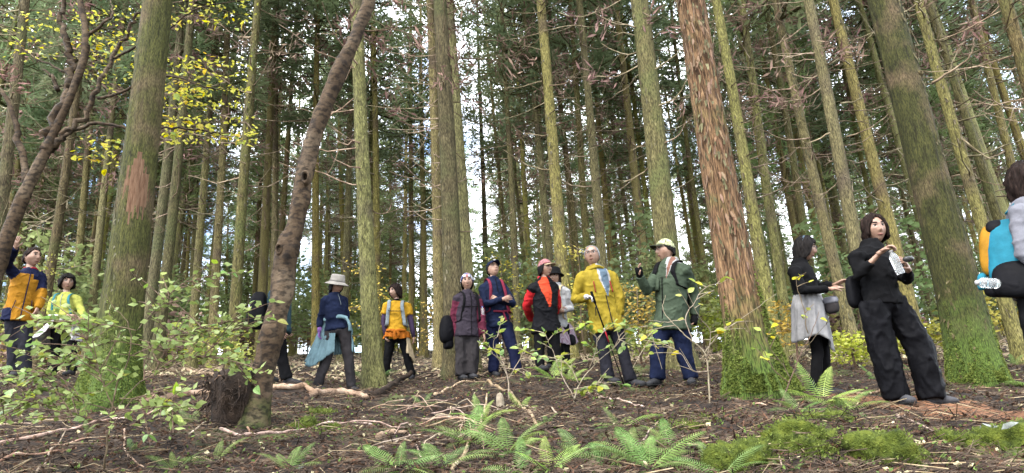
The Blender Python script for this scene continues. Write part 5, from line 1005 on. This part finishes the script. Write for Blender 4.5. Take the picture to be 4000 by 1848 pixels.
M_GTOP = cloth('grey_top', (.10, .10, .115)); M_CYAN = cloth('cyan_nylon', (.012, .095, .135), rough=.6); M_PYEL = cloth('amber_nylon', (.19, .095, .01), rough=.6); M_PLAID = plaid('red_plaid', (.24, .014, .018), (.06, .008, .01), (.3, .25, .25)); M_PLAIDB = plaid('blue_grey_plaid', (.09, .09, .13), (.16, .05, .06), (.25, .25, .28)); M_STRAPR = cloth('maroon_strap', (.10, .014, .026)); M_REDT = cloth('red_orange_tee', (.30, .035, .015)); M_GLASSB = material('dark_lens', [(.02, .02, .02), (.03, .03, .03)], rough=.2)
M_BEAN = material('patterned_beanie', [(.02, .03, .09), (.02, .03, .09), (.36, .36, .38), (.30, .06, .05), (.36, .36, .38)], (13, 13, 18), 1, .85, pos=(.0, .44, .48, .54, .60))
for _e in M_BEAN.node_tree.nodes: 
    if _e.type == 'VALTORGB': _e.color_ramp.interpolation = 'CONSTANT'
const = lambda q: (lambda w: q)

# man in the yellow and navy jacket, one arm up against the crooked tree
h = Hiker('man in a golden yellow and navy jacket with one arm raised to the crooked tree', 8.55, 1.0, dict(top=(123, 966), chin=(131, 1040), neck=(118, 1064), sa=(62, 1076), sb=(156, 1082), ea=(26, 1034, -.3), wa=(62, 966, -.55), ma=(66, 924, -.62), eb=(166, 1150, .05), wb=(146, 1206, -.05), mb=(136, 1232, -.1),
    ha=(48, 1240), hb=(102, 1240), ka=(50, 1355), kb=(96, 1355), fa=(50, 1470), fb=(98, 1470)), 38, 6)
h.body('short', M_HAIRBR); o = h.top('jacket', [M_YEL, M_NAVY], -.10, .026, collar=.04, regions=lambda t, u, v, a, s_: ((t > .93) | ((t > .82) & (np.abs(u) > .09)) | ((a > .02) & (a < .44)) | ((t < .16) & (u < -.10)) | ((a > .12) & (a < .5) & (s_ > 0) & (v < .02))).astype(int))
h.zipper(M_NAVY, o, -.1, 1.0, .034); h.ring('scarf', M_REDS, 1.06, .062, .022); h.trousers(M_CHAR); h.shoes(M_SHOE)
for u in (-.11, .10): h.line('pocket_zip', [h.T(u, h.depth(.2, .03) * .93, .12), h.T(u * .8, h.depth(.3, .03) * .95 + .006, .34)], .005, M_NAVY, o)

# woman in the lime shirt
h = Hiker('woman in a lime green shirt with a white jacket tied round her waist', 9.7, .92, dict(top=(265, 1066), chin=(262, 1138), neck=(259, 1154), sa=(213, 1170), sb=(302, 1172), ea=(192, 1222, -.05), wa=(270, 1234, -.22), ma=(302, 1244, -.24), eb=(322, 1226, -.05), wb=(322, 1250, -.20), mb=(300, 1256, -.26),
    ha=(228, 1265), hb=(282, 1265), ka=(215, 1370), kb=(282, 1370), fa=(205, 1468), fb=(278, 1468)), 8, 0)
h.body('puffy', M_HAIRB, (.7, .7)); o = h.top('shirt', M_LIME, -.05, .014, (.95, .95), .035); h.zipper(M_GSTRAP, o, .55, 1.0, .018, r=.004); h.trousers(M_BLACK, cuff=.075); h.shoes(M_SHOE); h.glasses(.0016)
for k in 'ab': h.strap(M_TEAL, k, .3, .018, .02)
d = h.drape('tied_jacket', M_WHITE, -2.9, -.35, .16, lambda w: .26 + .22 * math.sin(w * 3.1), lambda w: .10 + .12 * math.sin(w * 3.0), push=(-.12, .0, .02), seed=2); h.drape('tied_jacket_side', M_WHITE, .9, 2.9, .16, lambda w: .34, const(.04), seed=4, parent=d)
h.line('sleeve_knot', [h.T(-.15, .13, .2), h.T(-.05, .17, .2), h.T(.05, .18, .17), h.T(.13, .15, .15)], .026, M_WHITE, d); h.line('sleeve_end', [h.T(.05, .18, .18), h.T(.07, .19, .08), h.T(.06, .18, -.02)], .026, M_WHITE, d)
pack('backpack', 'teal backpack on the woman in the lime shirt', h.T(-.05, -.21, .45), (h.X, h.front, h.up), (.32, .18, .46), [M_TEAL])

# hiker hidden behind the leaning trunk
h = Hiker('hiker in dark teal and black mostly hidden behind the leaning trunk', 8.8, 1.0, dict(top=(1105, 1040), chin=(1120, 1112), neck=(1090, 1128), sa=(1070, 1148, -.17), sb=(1085, 1146, .17), ea=(1072, 1230, -.2), wa=(1095, 1285, -.22), ma=(1110, 1312, -.22), eb=(1090, 1230, .2), wb=(1115, 1285, .2), mb=(1130, 1310, .2),
    ha=(1085, 1295, -.1), hb=(1098, 1293, .1), ka=(1100, 1400, .02), kb=(1060, 1400, .2), fa=(1122, 1505, .02), fb=(1030, 1500, .25)), 75)
h.body('short', M_HAIRB); h.top('jacket', M_DKTEAL, -.06, .028, flare=.01); h.trousers(M_BLACK, cuff=.075, knee=.078); h.shoes(M_SHOE)
pack('backpack', 'black backpack showing beside the leaning trunk', h.T(0, -.25, .52), (h.X, h.front, h.up), (.30, .23, .50), [M_BLACKG], pockets=(((0, -.10, -.08), (.22, .10, .22), 'pocket', M_BLACKG),))

# woman in the bucket hat
h = Hiker('woman in a beige bucket hat and navy fleece with a pale teal jacket tied on', 9.4, .94, dict(top=(1311, 1078), chin=(1320, 1143), neck=(1306, 1158), sa=(1272, 1174), sb=(1342, 1174), ea=(1251, 1250, .0), wa=(1248, 1294, -.03), ma=(1246, 1328, -.05), eb=(1352, 1240, .16), wb=(1346, 1276, .2), mb=(1338, 1296, .2),
    ha=(1288, 1292), hb=(1345, 1292), ka=(1276, 1402), kb=(1362, 1405), fa=(1238, 1508), fb=(1372, 1510)), 34, -16)
h.body('longback', M_HAIRB, (.7, .6), (M_PURPLE, None)); o = h.top('fleece', M_NAVYF, .0, .018, (.86, .95), .05); h.zipper(M_GSTRAP, o, .68, 1.02, .024, r=.004); h.trousers(M_BROWNT, cuff=.072, knee=.074); h.shoes(M_SHOE)
hb = h.lathe('bucket_hat', [(.002, .150), (.06, .149), (.088, .143), (.096, .12), (.104, .06), (.108, .045), (.125, .034), (.168, .010), (.17, .004), (.166, .004), (.12, .028), (.098, .04)], M_HAT, wave=.006); h.lathe('hat_band', [(.1035, .066), (.1075, .066), (.1105, .05), (.1065, .046)], cloth('hat_band', (.12, .11, .10)), parent=hb)
d = h.drape('tied_jacket', M_PTEAL, -2.4, -.5, .28, lambda w: .42 + .26 * math.sin(w * 2.6) ** 2, lambda w: .03 + .05 * math.sin(w * 2.9), push=(-.13, -.03, .0), seed=1, nf=9); h.drape('tied_jacket_side', M_PTEAL, 1.3, 2.9, .24, lambda w: .44, const(.02), seed=5, parent=d)
h.line('sleeve_band', [h.T(-.19, .02, .3), h.T(-.13, .10, .33), h.T(-.04, .142, .34), h.T(.04, .142, .31), h.T(.07, .138, .28)], (.028, .016), M_PTEAL, d, ref=(0, 0, 1)); h.line('sleeve_end', [h.T(.05, .14, .32), h.T(.075, .15, .2), h.T(.09, .15, .06), h.T(.09, .14, -.08)], (.040, .018), M_PTEAL, d)

# woman in the yellow T-shirt
h = Hiker('woman in a yellow T-shirt over dark sleeves with an orange jacket at her waist', 10.8, .92, dict(top=(1550, 1108), chin=(1540, 1166), neck=(1549, 1180), sa=(1510, 1194), sb=(1594, 1196), ea=(1498, 1256), wa=(1507, 1312, -.05), ma=(1513, 1346, -.1), eb=(1606, 1262), wb=(1616, 1315), mb=(1617, 1350),
    ha=(1527, 1318), hb=(1576, 1318), ka=(1514, 1402), kb=(1592, 1405), fa=(1503, 1478), fb=(1612, 1480)), -52, turn=-1)
h.body('bobshort', M_HAIRBR, (.8, .6)); h.arms('under_sleeve', M_PLUM); o = h.top('t_shirt', M_YTEE, -.06, .012, (.28, .28), .0); h.trousers(M_BLACK); h.shoes(M_SHOE); h.ring('turtleneck', M_BLACK, 1.05, .050, .020, .003)
for k in 'ab': h.strap(M_GSTRAP, k, .32, .016, .030)
h.line('chest_strap', [h.T(-.11, h.depth(.7, .03), .70), h.T(0, h.depth(.7, .03) + .012, .69), h.T(.11, h.depth(.7, .03), .70)], (.008, .006), M_CHAR)
d = h.drape('tied_jacket', M_ORANGE, -2.4, 2.4, .17, lambda w: .13 + .02 * math.sin(w * 14), const(.02), seed=3); h.line('sleeve_knot', [h.T(-.14, .10, .16), h.T(-.05, .15, .15), h.T(0, .17, .12), h.T(.06, .15, .15), h.T(.14, .1, .16)], .028, M_ORANGE, d); h.line('sleeve_end', [h.T(0, .17, .13), h.T(-.01, .18, .02), h.T(.0, .17, -.10)], .026, M_ORANGE, d); h.line('sleeve_tail', [h.T(.02, .17, .13), h.T(.05, .17, .06), h.T(.05, .16, -.02)], .024, M_ORANGE, d)
h.drape('hanging_jacket', M_CREAM, .9, 2.2, .1, lambda w: .34 + .16 * math.sin(w * 3), const(.03), push=(.05, 0, 0), seed=6, n=30)
pack('backpack', 'grey backpack worn over the yellow T-shirt', h.T(0, -.20, .55), (h.X, h.front, h.up), (.28, .17, .44), [M_GSTRAP])

# woman in the patterned beanie
h = Hiker('woman in a blue, white and red beanie and plum vest over maroon sleeves', 9.9, .94, dict(top=(1824, 1066), chin=(1824, 1132), neck=(1825, 1148), sa=(1786, 1166), sb=(1864, 1168), ea=(1771, 1240), wa=(1782, 1298), ma=(1788, 1332), eb=(1883, 1242), wb=(1890, 1306), mb=(1897, 1340),
    ha=(1800, 1302), hb=(1848, 1302), ka=(1802, 1400), kb=(1848, 1400), fa=(1801, 1482), fb=(1840, 1480)), 2)
h.body('under', M_HAIRB, (.7, .7)); o = h.top('vest', [M_VEST, M_MAROON], -.10, .026, regions=lambda t, u, v, a, s_: (a > .04).astype(int)); h.zipper(M_BLACK, o, -.1, 1.0, .034); h.trousers(M_BROWNT, thigh=.10, knee=.092, cuff=.090, fold=.014); h.shoes(M_SHOE)
h.part('beanie', *(lambda q: (h.hd(q[0]), q[1]))(shell('x', .016, .002, table=([0, .8, 1.3, 2.2, 3.15], [.052, .045, -.005, -.04, -.05], .016, .002))), M_BEAN)
h.line('sternum_strap', [h.T(-.15, h.depth(.62, .03) * .9, .64), h.T(0, h.depth(.62, .03) + .008, .63), h.T(.15, h.depth(.62, .03) * .9, .64)], (.006, .006), M_BLACK); h.strap(M_BLACK, 'a', .3, .026, .02); h.strap(M_BLACK, 'b', .3, .026, .02); h.ring('turtleneck', M_MAROON, 1.04, .052, .018, .003)
pack('shoulder_bag', 'black bag hanging at the side of the plum vest', h.T(-.27, -.06, .12), (h.X, h.front, h.up), (.20, .20, .40), [M_BLACKG], 'bag', (((.03, .0, -.20), (.13, .15, .18), 'side_pouch', M_BLACKG),)); bottle('water_bottle', 'small water bottle with a blue label beside the plum vest', h.T(.20, .08, .36), (0, 0, 1), .17, .03, M_PET, cloth('bottle_cap_blue', (.05, .08, .22)))

# man with folded arms
h = Hiker('man in a navy cap and navy top standing with folded arms', 10.2, 1.0, dict(top=(1919, 1020), chin=(1931, 1078), neck=(1926, 1098), sa=(1887, 1128), sb=(1972, 1130), ea=(1893, 1188, -.14), wa=(1968, 1168, -.32), ma=(2000, 1160, -.28), eb=(2004, 1188, -.1), wb=(1945, 1172, -.27), mb=(1915, 1158, -.22),
    ha=(1918, 1272), hb=(1976, 1272), ka=(1930, 1370), kb=(2005, 1370), fa=(1927, 1448), fb=(2018, 1450)), 28, 20)
h.body('short', M_HAIRB, (.4, .4)); o = h.top('zip_top', M_NAVYF, -.06, .022); h.zipper(M_BLACK, o, .7, 1.02, .028); h.trousers(M_NAVY, thigh=.10, knee=.085, cuff=.082); h.shoes(M_SHOE); c = h.cap(M_NAVYF, M_NAVY)
h.part('cap_emblem', h.hd(ball((-.004, -.113, .082), (.022, .006, .012))[0]), ball((0, 0, 0), 1)[1], M_WHITE, c)
for k in 'ab': h.strap(M_STRAPR, k, .30, .024, .024)
h.line('hip_belt', [h.T(-.17, .06, .30), h.T(-.08, .145, .27), h.T(.0, .16, .26), h.T(.08, .145, .27), h.T(.17, .06, .30)], (.016, .008), M_STRAPR, ref=(0, 0, 1)); h.line('belt_tail', [h.T(.03, .16, .27), h.T(.045, .17, .14), h.T(.06, .165, .04)], (.014, .005), M_STRAPR); h.line('belt_tail', [h.T(.09, .15, .27), h.T(.12, .16, .16), h.T(.11, .155, .08)], (.014, .005), M_STRAPR)
pack('backpack', 'maroon backpack on the man with folded arms', h.T(0, -.23, .55), (h.X, h.front, h.up), (.36, .20, .5), [M_STRAPR])

# woman in the red cap and the woman behind her
h = Hiker('woman in a red plaid cap, red jacket and black vest with hands behind her', 9.2, .94, dict(top=(2116, 1008), chin=(2141, 1083), neck=(2126, 1102), sa=(2082, 1128), sb=(2164, 1122), ea=(2056, 1196, .05), wa=(2076, 1250, .28), ma=(2098, 1262, .34), eb=(2178, 1196, .25), wb=(2150, 1250, .42), mb=(2130, 1260, .44),
    ha=(2108, 1285), hb=(2162, 1285), ka=(2108, 1372), kb=(2172, 1372), fa=(2110, 1448), fb=(2182, 1448)), 50, -2)
h.body('under', M_HAIRB); o = h.top('jacket', [M_BLACKG, M_RED, M_REDT], -.10, .034, flare=.02, regions=lambda t, u, v, a, s_: np.where(a > .06, 1, np.where((t > .42) & (v > .06) & (np.abs(u - .02) < .075 * np.clip((t - .35) / .4, 0, 1)), 2, 0))); h.ring('scarf', M_REDS, 1.09, .070, .032, seed=2, drop=.06); h.trousers(M_BLACK); h.shoes(M_SHOE); h.cap(M_PLAID, M_CREAM)
h = Hiker('woman in a dark brimmed hat with folded grey sleeves behind the red cap', 9.75, .92, dict(top=(2164, 1052), chin=(2168, 1106), neck=(2174, 1120), sa=(2138, 1136), sb=(2212, 1138), ea=(2132, 1202), wa=(2180, 1214, -.18), ma=(2208, 1208, -.2), eb=(2232, 1206, -.02), wb=(2196, 1214, -.2), mb=(2170, 1206, -.22),
    ha=(2150, 1278), hb=(2205, 1278), ka=(2155, 1370), kb=(2210, 1370), fa=(2155, 1450), fb=(2212, 1450)), -18, turn=-1)
h.body('longback', M_HAIRBR); h.top('shirt', M_LGREY, -.04, .012); h.trousers(M_BLACK); h.shoes(M_SHOE); h.lathe('brimmed_hat', [(.002, .146), (.07, .143), (.095, .12), (.104, .05), (.12, .04), (.15, .02), (.148, .014), (.1, .03)], M_BLACK); h.strap(M_CREAM, 'b', .2, .014, .03)
h.drape('tied_shirt', M_PLAIDB, .1, 2.8, .1, lambda w: .30 + .05 * math.sin(w * 5), const(.05), seed=8); pack('shoulder_bag', 'small black bag below the plaid cloth behind the red cap', h.T(.20, .06, -.32), (h.X, h.front, h.up), (.16, .10, .16), [M_BLACKG], 'bag')

# man in the mustard jacket with the pole
h = Hiker('grey haired man in a mustard yellow jacket and glasses holding a trekking pole', 8.1, 1.0, dict(top=(2312, 954), chin=(2313, 1035), neck=(2320, 1056), sa=(2275, 1086), sb=(2388, 1082), ea=(2246, 1172, .02), wa=(2290, 1160, -.22), ma=(2330, 1162, -.30), eb=(2420, 1166), wb=(2421, 1230), mb=(2424, 1266),
    ha=(2338, 1275), hb=(2402, 1275), ka=(2356, 1366), kb=(2430, 1366), fa=(2378, 1484), fb=(2464, 1482)), -8, 4)
h.body('bald', M_HAIRG, (1.2, .4), (M_WHITE, M_WHITE), pn=((0, -.2, -1), None)); h.glasses(.0028)
o = h.top('jacket', [M_MUST, M_LGREY, M_STEEL], -.10, .032, collar=.045, flare=.01, regions=lambda t, u, v, a, s_: np.where((a < .04) & (v > .04) & (t > .46) & (np.abs(u - .012) < .052 * np.clip((t - .42) / .35, 0, 1)), 2, np.where((a < .04) & (v > .03) & (t > .5) & (np.abs(u - .012) < .078 * np.clip((t - .44) / .35, 0, 1)), 1, 0)))
h.zipper(M_CHAR, o, -.1, .5, .044, .012); h.ring('hood', M_MUST, .97, .105, .030, .006, 1, -.03)
for u in (-.10, .10): h.line('chest_zip', [h.T(u, h.depth(.72, .034) + .004, .74), h.T(u * 1.05, h.depth(.6, .036) + .008, .54)], .006, M_REDS, o)
h.line('pocket_zip', [h.T(-.13, .125, .30), h.T(-.145, .115, .14)], .005, M_CHAR, o); h.trousers(M_CHAR, cuff=.072); h.shoes(M_SHOE, {'a': h.front + h.X * .3, 'b': h.front + h.X * .9})
hp = h.J['wa'] * .35 + h.J['ma'] * .65 + np.array([0, -.02, .0]); tip = at(2440, 1497, 8.05); tip[2] = gz(tip[0], tip[1]); root = empty('trekking_pole', tip); tag(root, 'black and red trekking pole held by the man in mustard', 'trekking pole'); dd = hp - tip; b = MB(); b.add(*tube([dd * 0, dd * .04], [.003, .006], 8)); b.build('tip', M_METAL, root)
for t0, t1, r, m_ in ((.04, .5, .0065, M_BLACK), (.5, .62, .008, M_REDS), (.62, .66, .009, M_WHITE), (.66, .93, .009, M_BLACKG), (.93, 1.06, .016, M_BLACK)): b = MB(); b.add(*tube([dd * t0, dd * (t0 + t1) / 2, dd * t1], [r, r, r], 10)); b.build('grip' if t1 > 1 else 'shaft', m_, root)

# man in the olive jacket
h = Hiker('man in a camouflage cap and olive green jacket raising one gloved hand', 7.84, 1.01, dict(top=(2609, 934), chin=(2590, 1014), neck=(2620, 1032), sa=(2582, 1058), sb=(2674, 1054), ea=(2524, 1136, -.08), wa=(2500, 1078, -.2), ma=(2491, 1034, -.24), eb=(2712, 1150, .03), wb=(2714, 1234), mb=(2706, 1276),
    ha=(2592, 1275), hb=(2656, 1275), ka=(2568, 1386), kb=(2674, 1386), fa=(2570, 1495), fb=(2702, 1490)), -68, 4, turn=-1)
h.body('short', M_HAIRB, (.5, .9), (M_BLACK, M_BLACK), pn=((1, -.3, 0), None), fingerless=True); h.glasses(.0018); h.cap(M_CAMO, cloth('dark_visor', (.04, .045, .03)))
o = h.top('jacket', [M_OLIVE, M_LGREY, M_PINK], -.08, .034, collar=.06, flare=.015, regions=lambda t, u, v, a, s_: np.where((a < .03) & (v > .03) & (t > .72) & (np.abs(u + .02) < .022 * np.clip((t - .68) / .25, 0, 1)), 2, np.where(((t > .97) & (np.abs(u) < .08) & (v > -.04)) | ((a < .03) & (v > .03) & (t > .74) & (np.abs(u + .02) < .040 * np.clip((t - .7) / .25, 0, 1))), 1, 0))); h.zipper(M_BLACK, o, -.08, .74, .046, -.008)
h.part('chest_pocket', *tube([h.w(h.T(-.10, h.depth(.6, .034), .52)), h.w(h.T(-.10, h.depth(.6, .038) + .004, .54)), h.w(h.T(-.098, h.depth(.65, .038) + .004, .68)), h.w(h.T(-.098, h.depth(.65, .03), .70))], [(.045, .004), (.052, .008), (.052, .008), (.045, .004)], 16, h.X, superq=.4), M_OLIVE, o)
for k in 'ab': h.strap(M_BLACK, k, .62, .036, .030, u0=.12)
h.trousers(M_DENIM, thigh=.102, knee=.088, cuff=.086, fold=.013); h.shoes(M_SHOE, {'a': h.front, 'b': h.front + h.X * .6}); pack('backpack', 'black backpack on the man in the olive jacket', h.T(0, -.23, .6), (h.X, h.front, h.up), (.26, .17, .42), [M_BLACKG])

# woman with the light grey jacket tied on
h = Hiker('woman in black with a light grey jacket tied round her hips reaching forward', 6.7, .93, dict(top=(3130, 920), chin=(3156, 1016), neck=(3124, 1034), sa=(3102, 1062, -.16), sb=(3132, 1056, .17), ea=(3136, 1134, -.22), wa=(3250, 1128, -.16), ma=(3312, 1108, -.10), eb=(3196, 1118, .17), wb=(3262, 1112, .1), mb=(3316, 1088, .03),
    ha=(3152, 1195, -.09), hb=(3166, 1194, .1), ka=(3195, 1370, -.06), kb=(3222, 1368, .12), fa=(3185, 1530, -.05), fb=(3226, 1518, .14)), 84, -12)
h.body('bob', M_HAIRB, (.35, .35), pn=((0, .4, -.6), (0, -.2, -.8))); h.glasses(.0018); h.top('sweater', M_BLACK, -.06, .014, (.93, .93), .05); h.trousers(M_BLACK, thigh=.085, knee=.06, cuff=.052); h.shoes(M_SHOE); h.ring('turtleneck', M_BLACK, 1.04, .052, .018, .003)
h.part('hair_band', h.hd(tube([(.084 * math.cos(a), .01, .018 + .112 * math.sin(a)) for a in np.linspace(.45, 2.69, 16)], [(.012, .006)] * 16, 8, (0, 1, 0))[0]), tube([(a, 0, 0) for a in range(16)], [.1] * 16, 8)[1], M_STEEL)
h.drape('tied_jacket', M_GREYC, -3.2, 1.35, .30, lambda w: .46 + .17 * math.exp(-((w - .74) / .16) ** 2) + .03 * math.sin(w * 9), lambda w: .035 + .02 * math.sin(w * 6), seed=4, nf=6, n=90, push=(-.03, 0, 0)); pack('waist_bag', 'small dark bag at the waist of the woman with the tied jacket', at(3248, 1192, 6.62), (h.X, h.front, h.up), (.13, .13, .16), [M_BROWNT], 'bag', (((0, .0, .05), (.14, .14, .07), 'flap', M_GTOP),))

# woman with the bottle
h = Hiker('woman all in black with wide trousers opening a water bottle', 5.74, .96, dict(top=(3412, 840), chin=(3418, 944), neck=(3404, 966), sa=(3346, 1006), sb=(3464, 1002), ea=(3352, 1076, -.12), wa=(3440, 986, -.30), ma=(3476, 962, -.34), eb=(3546, 1090, -.06), wb=(3546, 1046, -.27), mb=(3528, 1012, -.33),
    ha=(3412, 1195), hb=(3490, 1190), ka=(3448, 1372), kb=(3592, 1352), fa=(3507, 1545), fb=(3640, 1540)), 27, 0)
h.body('part', M_HAIRBR, (1.1, .8), pn=((.3, -.2, -1), (-1, 0, .2))); o = h.top('sweater', M_BLACK, -.02, .016, (.80, .88), .055, fold=.014, flare=.01); h.trousers(M_BLACKG, thigh=.112, knee=.112, cuff=.108, fold=.018, low=.04); h.shoes(M_SHOEG, {'a': np.array([.15, -1, 0]), 'b': np.array([1, -.25, 0])}); h.ring('turtleneck', M_BLACK, 1.05, .054, .020, .003)
bp = at(3520, 1070, 5.42); bt = at(3478, 978, 5.40); bottle('water_bottle', 'clear plastic bottle in the hands of the woman in black', bp, bt - bp, float(np.linalg.norm(bt - bp)), .034, M_PET, M_WHITE, 7); h.part('sunglass_case', *ball(h.w(at(3548, 1012, 5.36)), (.045, .03, .026)), M_GLASSB)
pack('small_backpack', 'small black pack behind the back of the woman with the bottle', h.T(-.10, -.15, .30), (h.X, h.front, h.up), (.20, .09, .28), [M_BLACKG])

# hiker leaving the picture with the cyan pack
h = Hiker('curly haired hiker in a grey top walking off with a cyan backpack', 4.6, 1.0, dict(top=(4014, 660), chin=(4038, 768), neck=(4008, 792), sa=(3986, 835, -.16), sb=(4018, 830, .17), ea=(3998, 990, -.2), wa=(4068, 1035, -.24), ma=(4118, 1025, -.24), eb=(4048, 985, .2), wb=(4108, 1015, .2), mb=(4158, 1005, .2),
    ha=(4040, 1150, -.09), hb=(4058, 1150, .1), ka=(4058, 1400, -.08), kb=(4098, 1400, .1), fa=(4058, 1640, -.08), fb=(4108, 1640, .1)), 75)
h.body('curly', M_HAIRBR); h.top('grey_top', M_GTOP, -.05, .016, (.82, .82), .0, fold=.012); h.trousers(M_BLACK); h.shoes(M_SHOE)
for k in 'ab': h.strap(M_CYAN, k, .35, .02, .03, u0=.12)
bk = pack('backpack', 'cyan, amber and black backpack with a bottle in its side pocket', at(3946, 1000, 4.6), (h.X, h.front, h.up), (.32, .26, .54), [M_CYAN], pockets=(((0, -.10, .05), (.25, .14, .36), 'front_pocket', M_PYEL), ((0, -.06, .22), (.22, .12, .10), 'lid', M_BLACKG), ((-.10, .03, -.15), (.20, .27, .26), 'side_pocket', M_BLACKG), ((0, -.02, -.2), (.33, .28, .16), 'base_pocket', M_BLACKG), ((-.05, -.16, -.16), (.18, .06, .12), 'mesh_pocket', M_CYAN)))
p = at(3895, 1108, 4.45); bottle('water_bottle', 'clear bottle sticking out of the cyan backpack', p, at(3808, 1103, 4.42) - p, .155, .034, M_PET, M_WHITE)
bake_people()
# ------------------------------------------------------------------ litter on the forest floor
M_LIT1 = material('dead_leaf_brown', [(0.0187, 0.0107, 0.0067), (0.0516, 0.0289, 0.0173), (0.1031, 0.0618, 0.0360)], (40, 40, 40), 2, .9, trans=.1)
M_LIT2 = material('dead_leaf_pale', [(.2, .16, .09), (.34, .29, .17), (.46, .42, .28)], (30, 30, 30), 2, .85, trans=.15)
M_LIT3 = material('rusty_cedar_litter', [(0.0320, 0.0176, 0.0112), (0.0800, 0.0400, 0.0240), (0.1360, 0.0680, 0.0400)], (25, 25, 25), 3, .95)
M_LIT4 = material('small_green_plants', [(.05, .09, .018), (.10, .16, .03), (.16, .23, .06)], (20, 20, 20), 3, .6, trans=.35)
M_LIT5 = material('twig_litter', [(0.0153, 0.0102, 0.0076), (0.0467, 0.0314, 0.0221), (0.1445, 0.1062, 0.0723)], (5, 5, 5), 6, .9, pos=(.38, .52, .68))
def scatter(n, seed, Y0=3.4, Y1=13, pw=1.5):
    nr = np.random.default_rng(seed); Y = Y0 + (Y1 - Y0) * nr.random(n) ** pw; X = nr.uniform(-.80, .74, n) * Y
    return nr, np.stack([X, Y, ground(X, Y)], -1)
def litter_sheet(name, n, seed, L, W, mat, label, lift=.006, tilt=.35, **k):
    nr, C = scatter(n, seed, **k); a = nr.random(n) * 6.283; D = np.stack([np.cos(a), np.sin(a) * .9, nr.normal(size=n) * tilt], -1); b = MB()
    b.add(*diamonds(C + [0, 0, lift], D, nr.uniform(*L, n), nr.uniform(*W, n), nr)); tag(b.build(name, mat, None, False), label, 'litter', kind='stuff')
def twig_litter(name, n, seed, L, r, mat, label, tilt=.22, **k):
    nr, C = scatter(n, seed, **k); a = nr.random(n) * 6.283; L = nr.uniform(*L, n)[:, None]; D = np.stack([np.cos(a), np.sin(a), nr.normal(size=n) * tilt], -1) * L
    B = np.stack([np.cos(a + 1.6), np.sin(a + 1.6), nr.normal(size=n) * .5], -1) * L * nr.normal(size=(n, 1)) * .12; rr = nr.uniform(*r, n)[:, None]
    C = C + [0, 0, .012]; V = []
    S = np.stack([-np.sin(a), np.cos(a), 0 * a], -1)
    for P, q in ((C - D * .5, 1.0), (C + B, .9), (C + D * .5, .5)):
        for sx, sz in ((-1, 0), (1, 0), (0, 1.4)): V.append(P + S * rr * sx * q + np.array([0, 0, 1.0]) * rr * sz * q)
    V = np.stack(V, 1).reshape(-1, 3); i = np.arange(n)[:, None, None] * 9
    F0 = np.array([(k * 3 + j, k * 3 + (j + 1) % 3, (k + 1) * 3 + (j + 1) % 3, (k + 1) * 3 + j) for k in range(2) for j in range(3)])[None]
    b = MB(); b.add(V, (i + F0).reshape(-1, 4).tolist()); tag(b.build(name, mat, None, True), label, 'litter', kind='stuff')
twig_litter('twig_litter', 24000, 1, (.05, .34), (.0014, .0042), M_LIT5, 'loose brown twigs scattered over the slope')
twig_litter('pale_twig_litter', 1000, 2, (.12, .55), (.002, .0045), M_STICK, 'pale dry twigs scattered over the slope', .12)
litter_sheet('leaf_litter', 30000, 3, (.02, .065), (.007, .018), M_LIT1, 'brown dead leaves covering the slope')
litter_sheet('pale_leaf_litter', 900, 4, (.025, .06), (.010, .02), M_LIT2, 'pale yellowish fallen leaves on the slope', .012, .5)
litter_sheet('cedar_litter', 16000, 5, (.03, .10), (.002, .006), M_LIT3, 'rusty fallen cedar needles on the slope', .01, .5)
litter_sheet('small_plants', 4200, 6, (.015, .045), (.006, .014), M_LIT4, 'tiny green plants dotted over the slope', .015, .9)
litter_sheet('far_leaf_litter', 9000, 7, (.05, .16), (.015, .04), M_LIT2, 'dry pale brown leaves under the far trees', .02, .5, Y0=10.5, Y1=40, pw=1.2)
twig_litter('far_twig_litter', 3500, 8, (.2, .9), (.004, .009), M_STICK, 'dry sticks lying under the far trees', .3, Y0=10.5, Y1=34, pw=1.2)
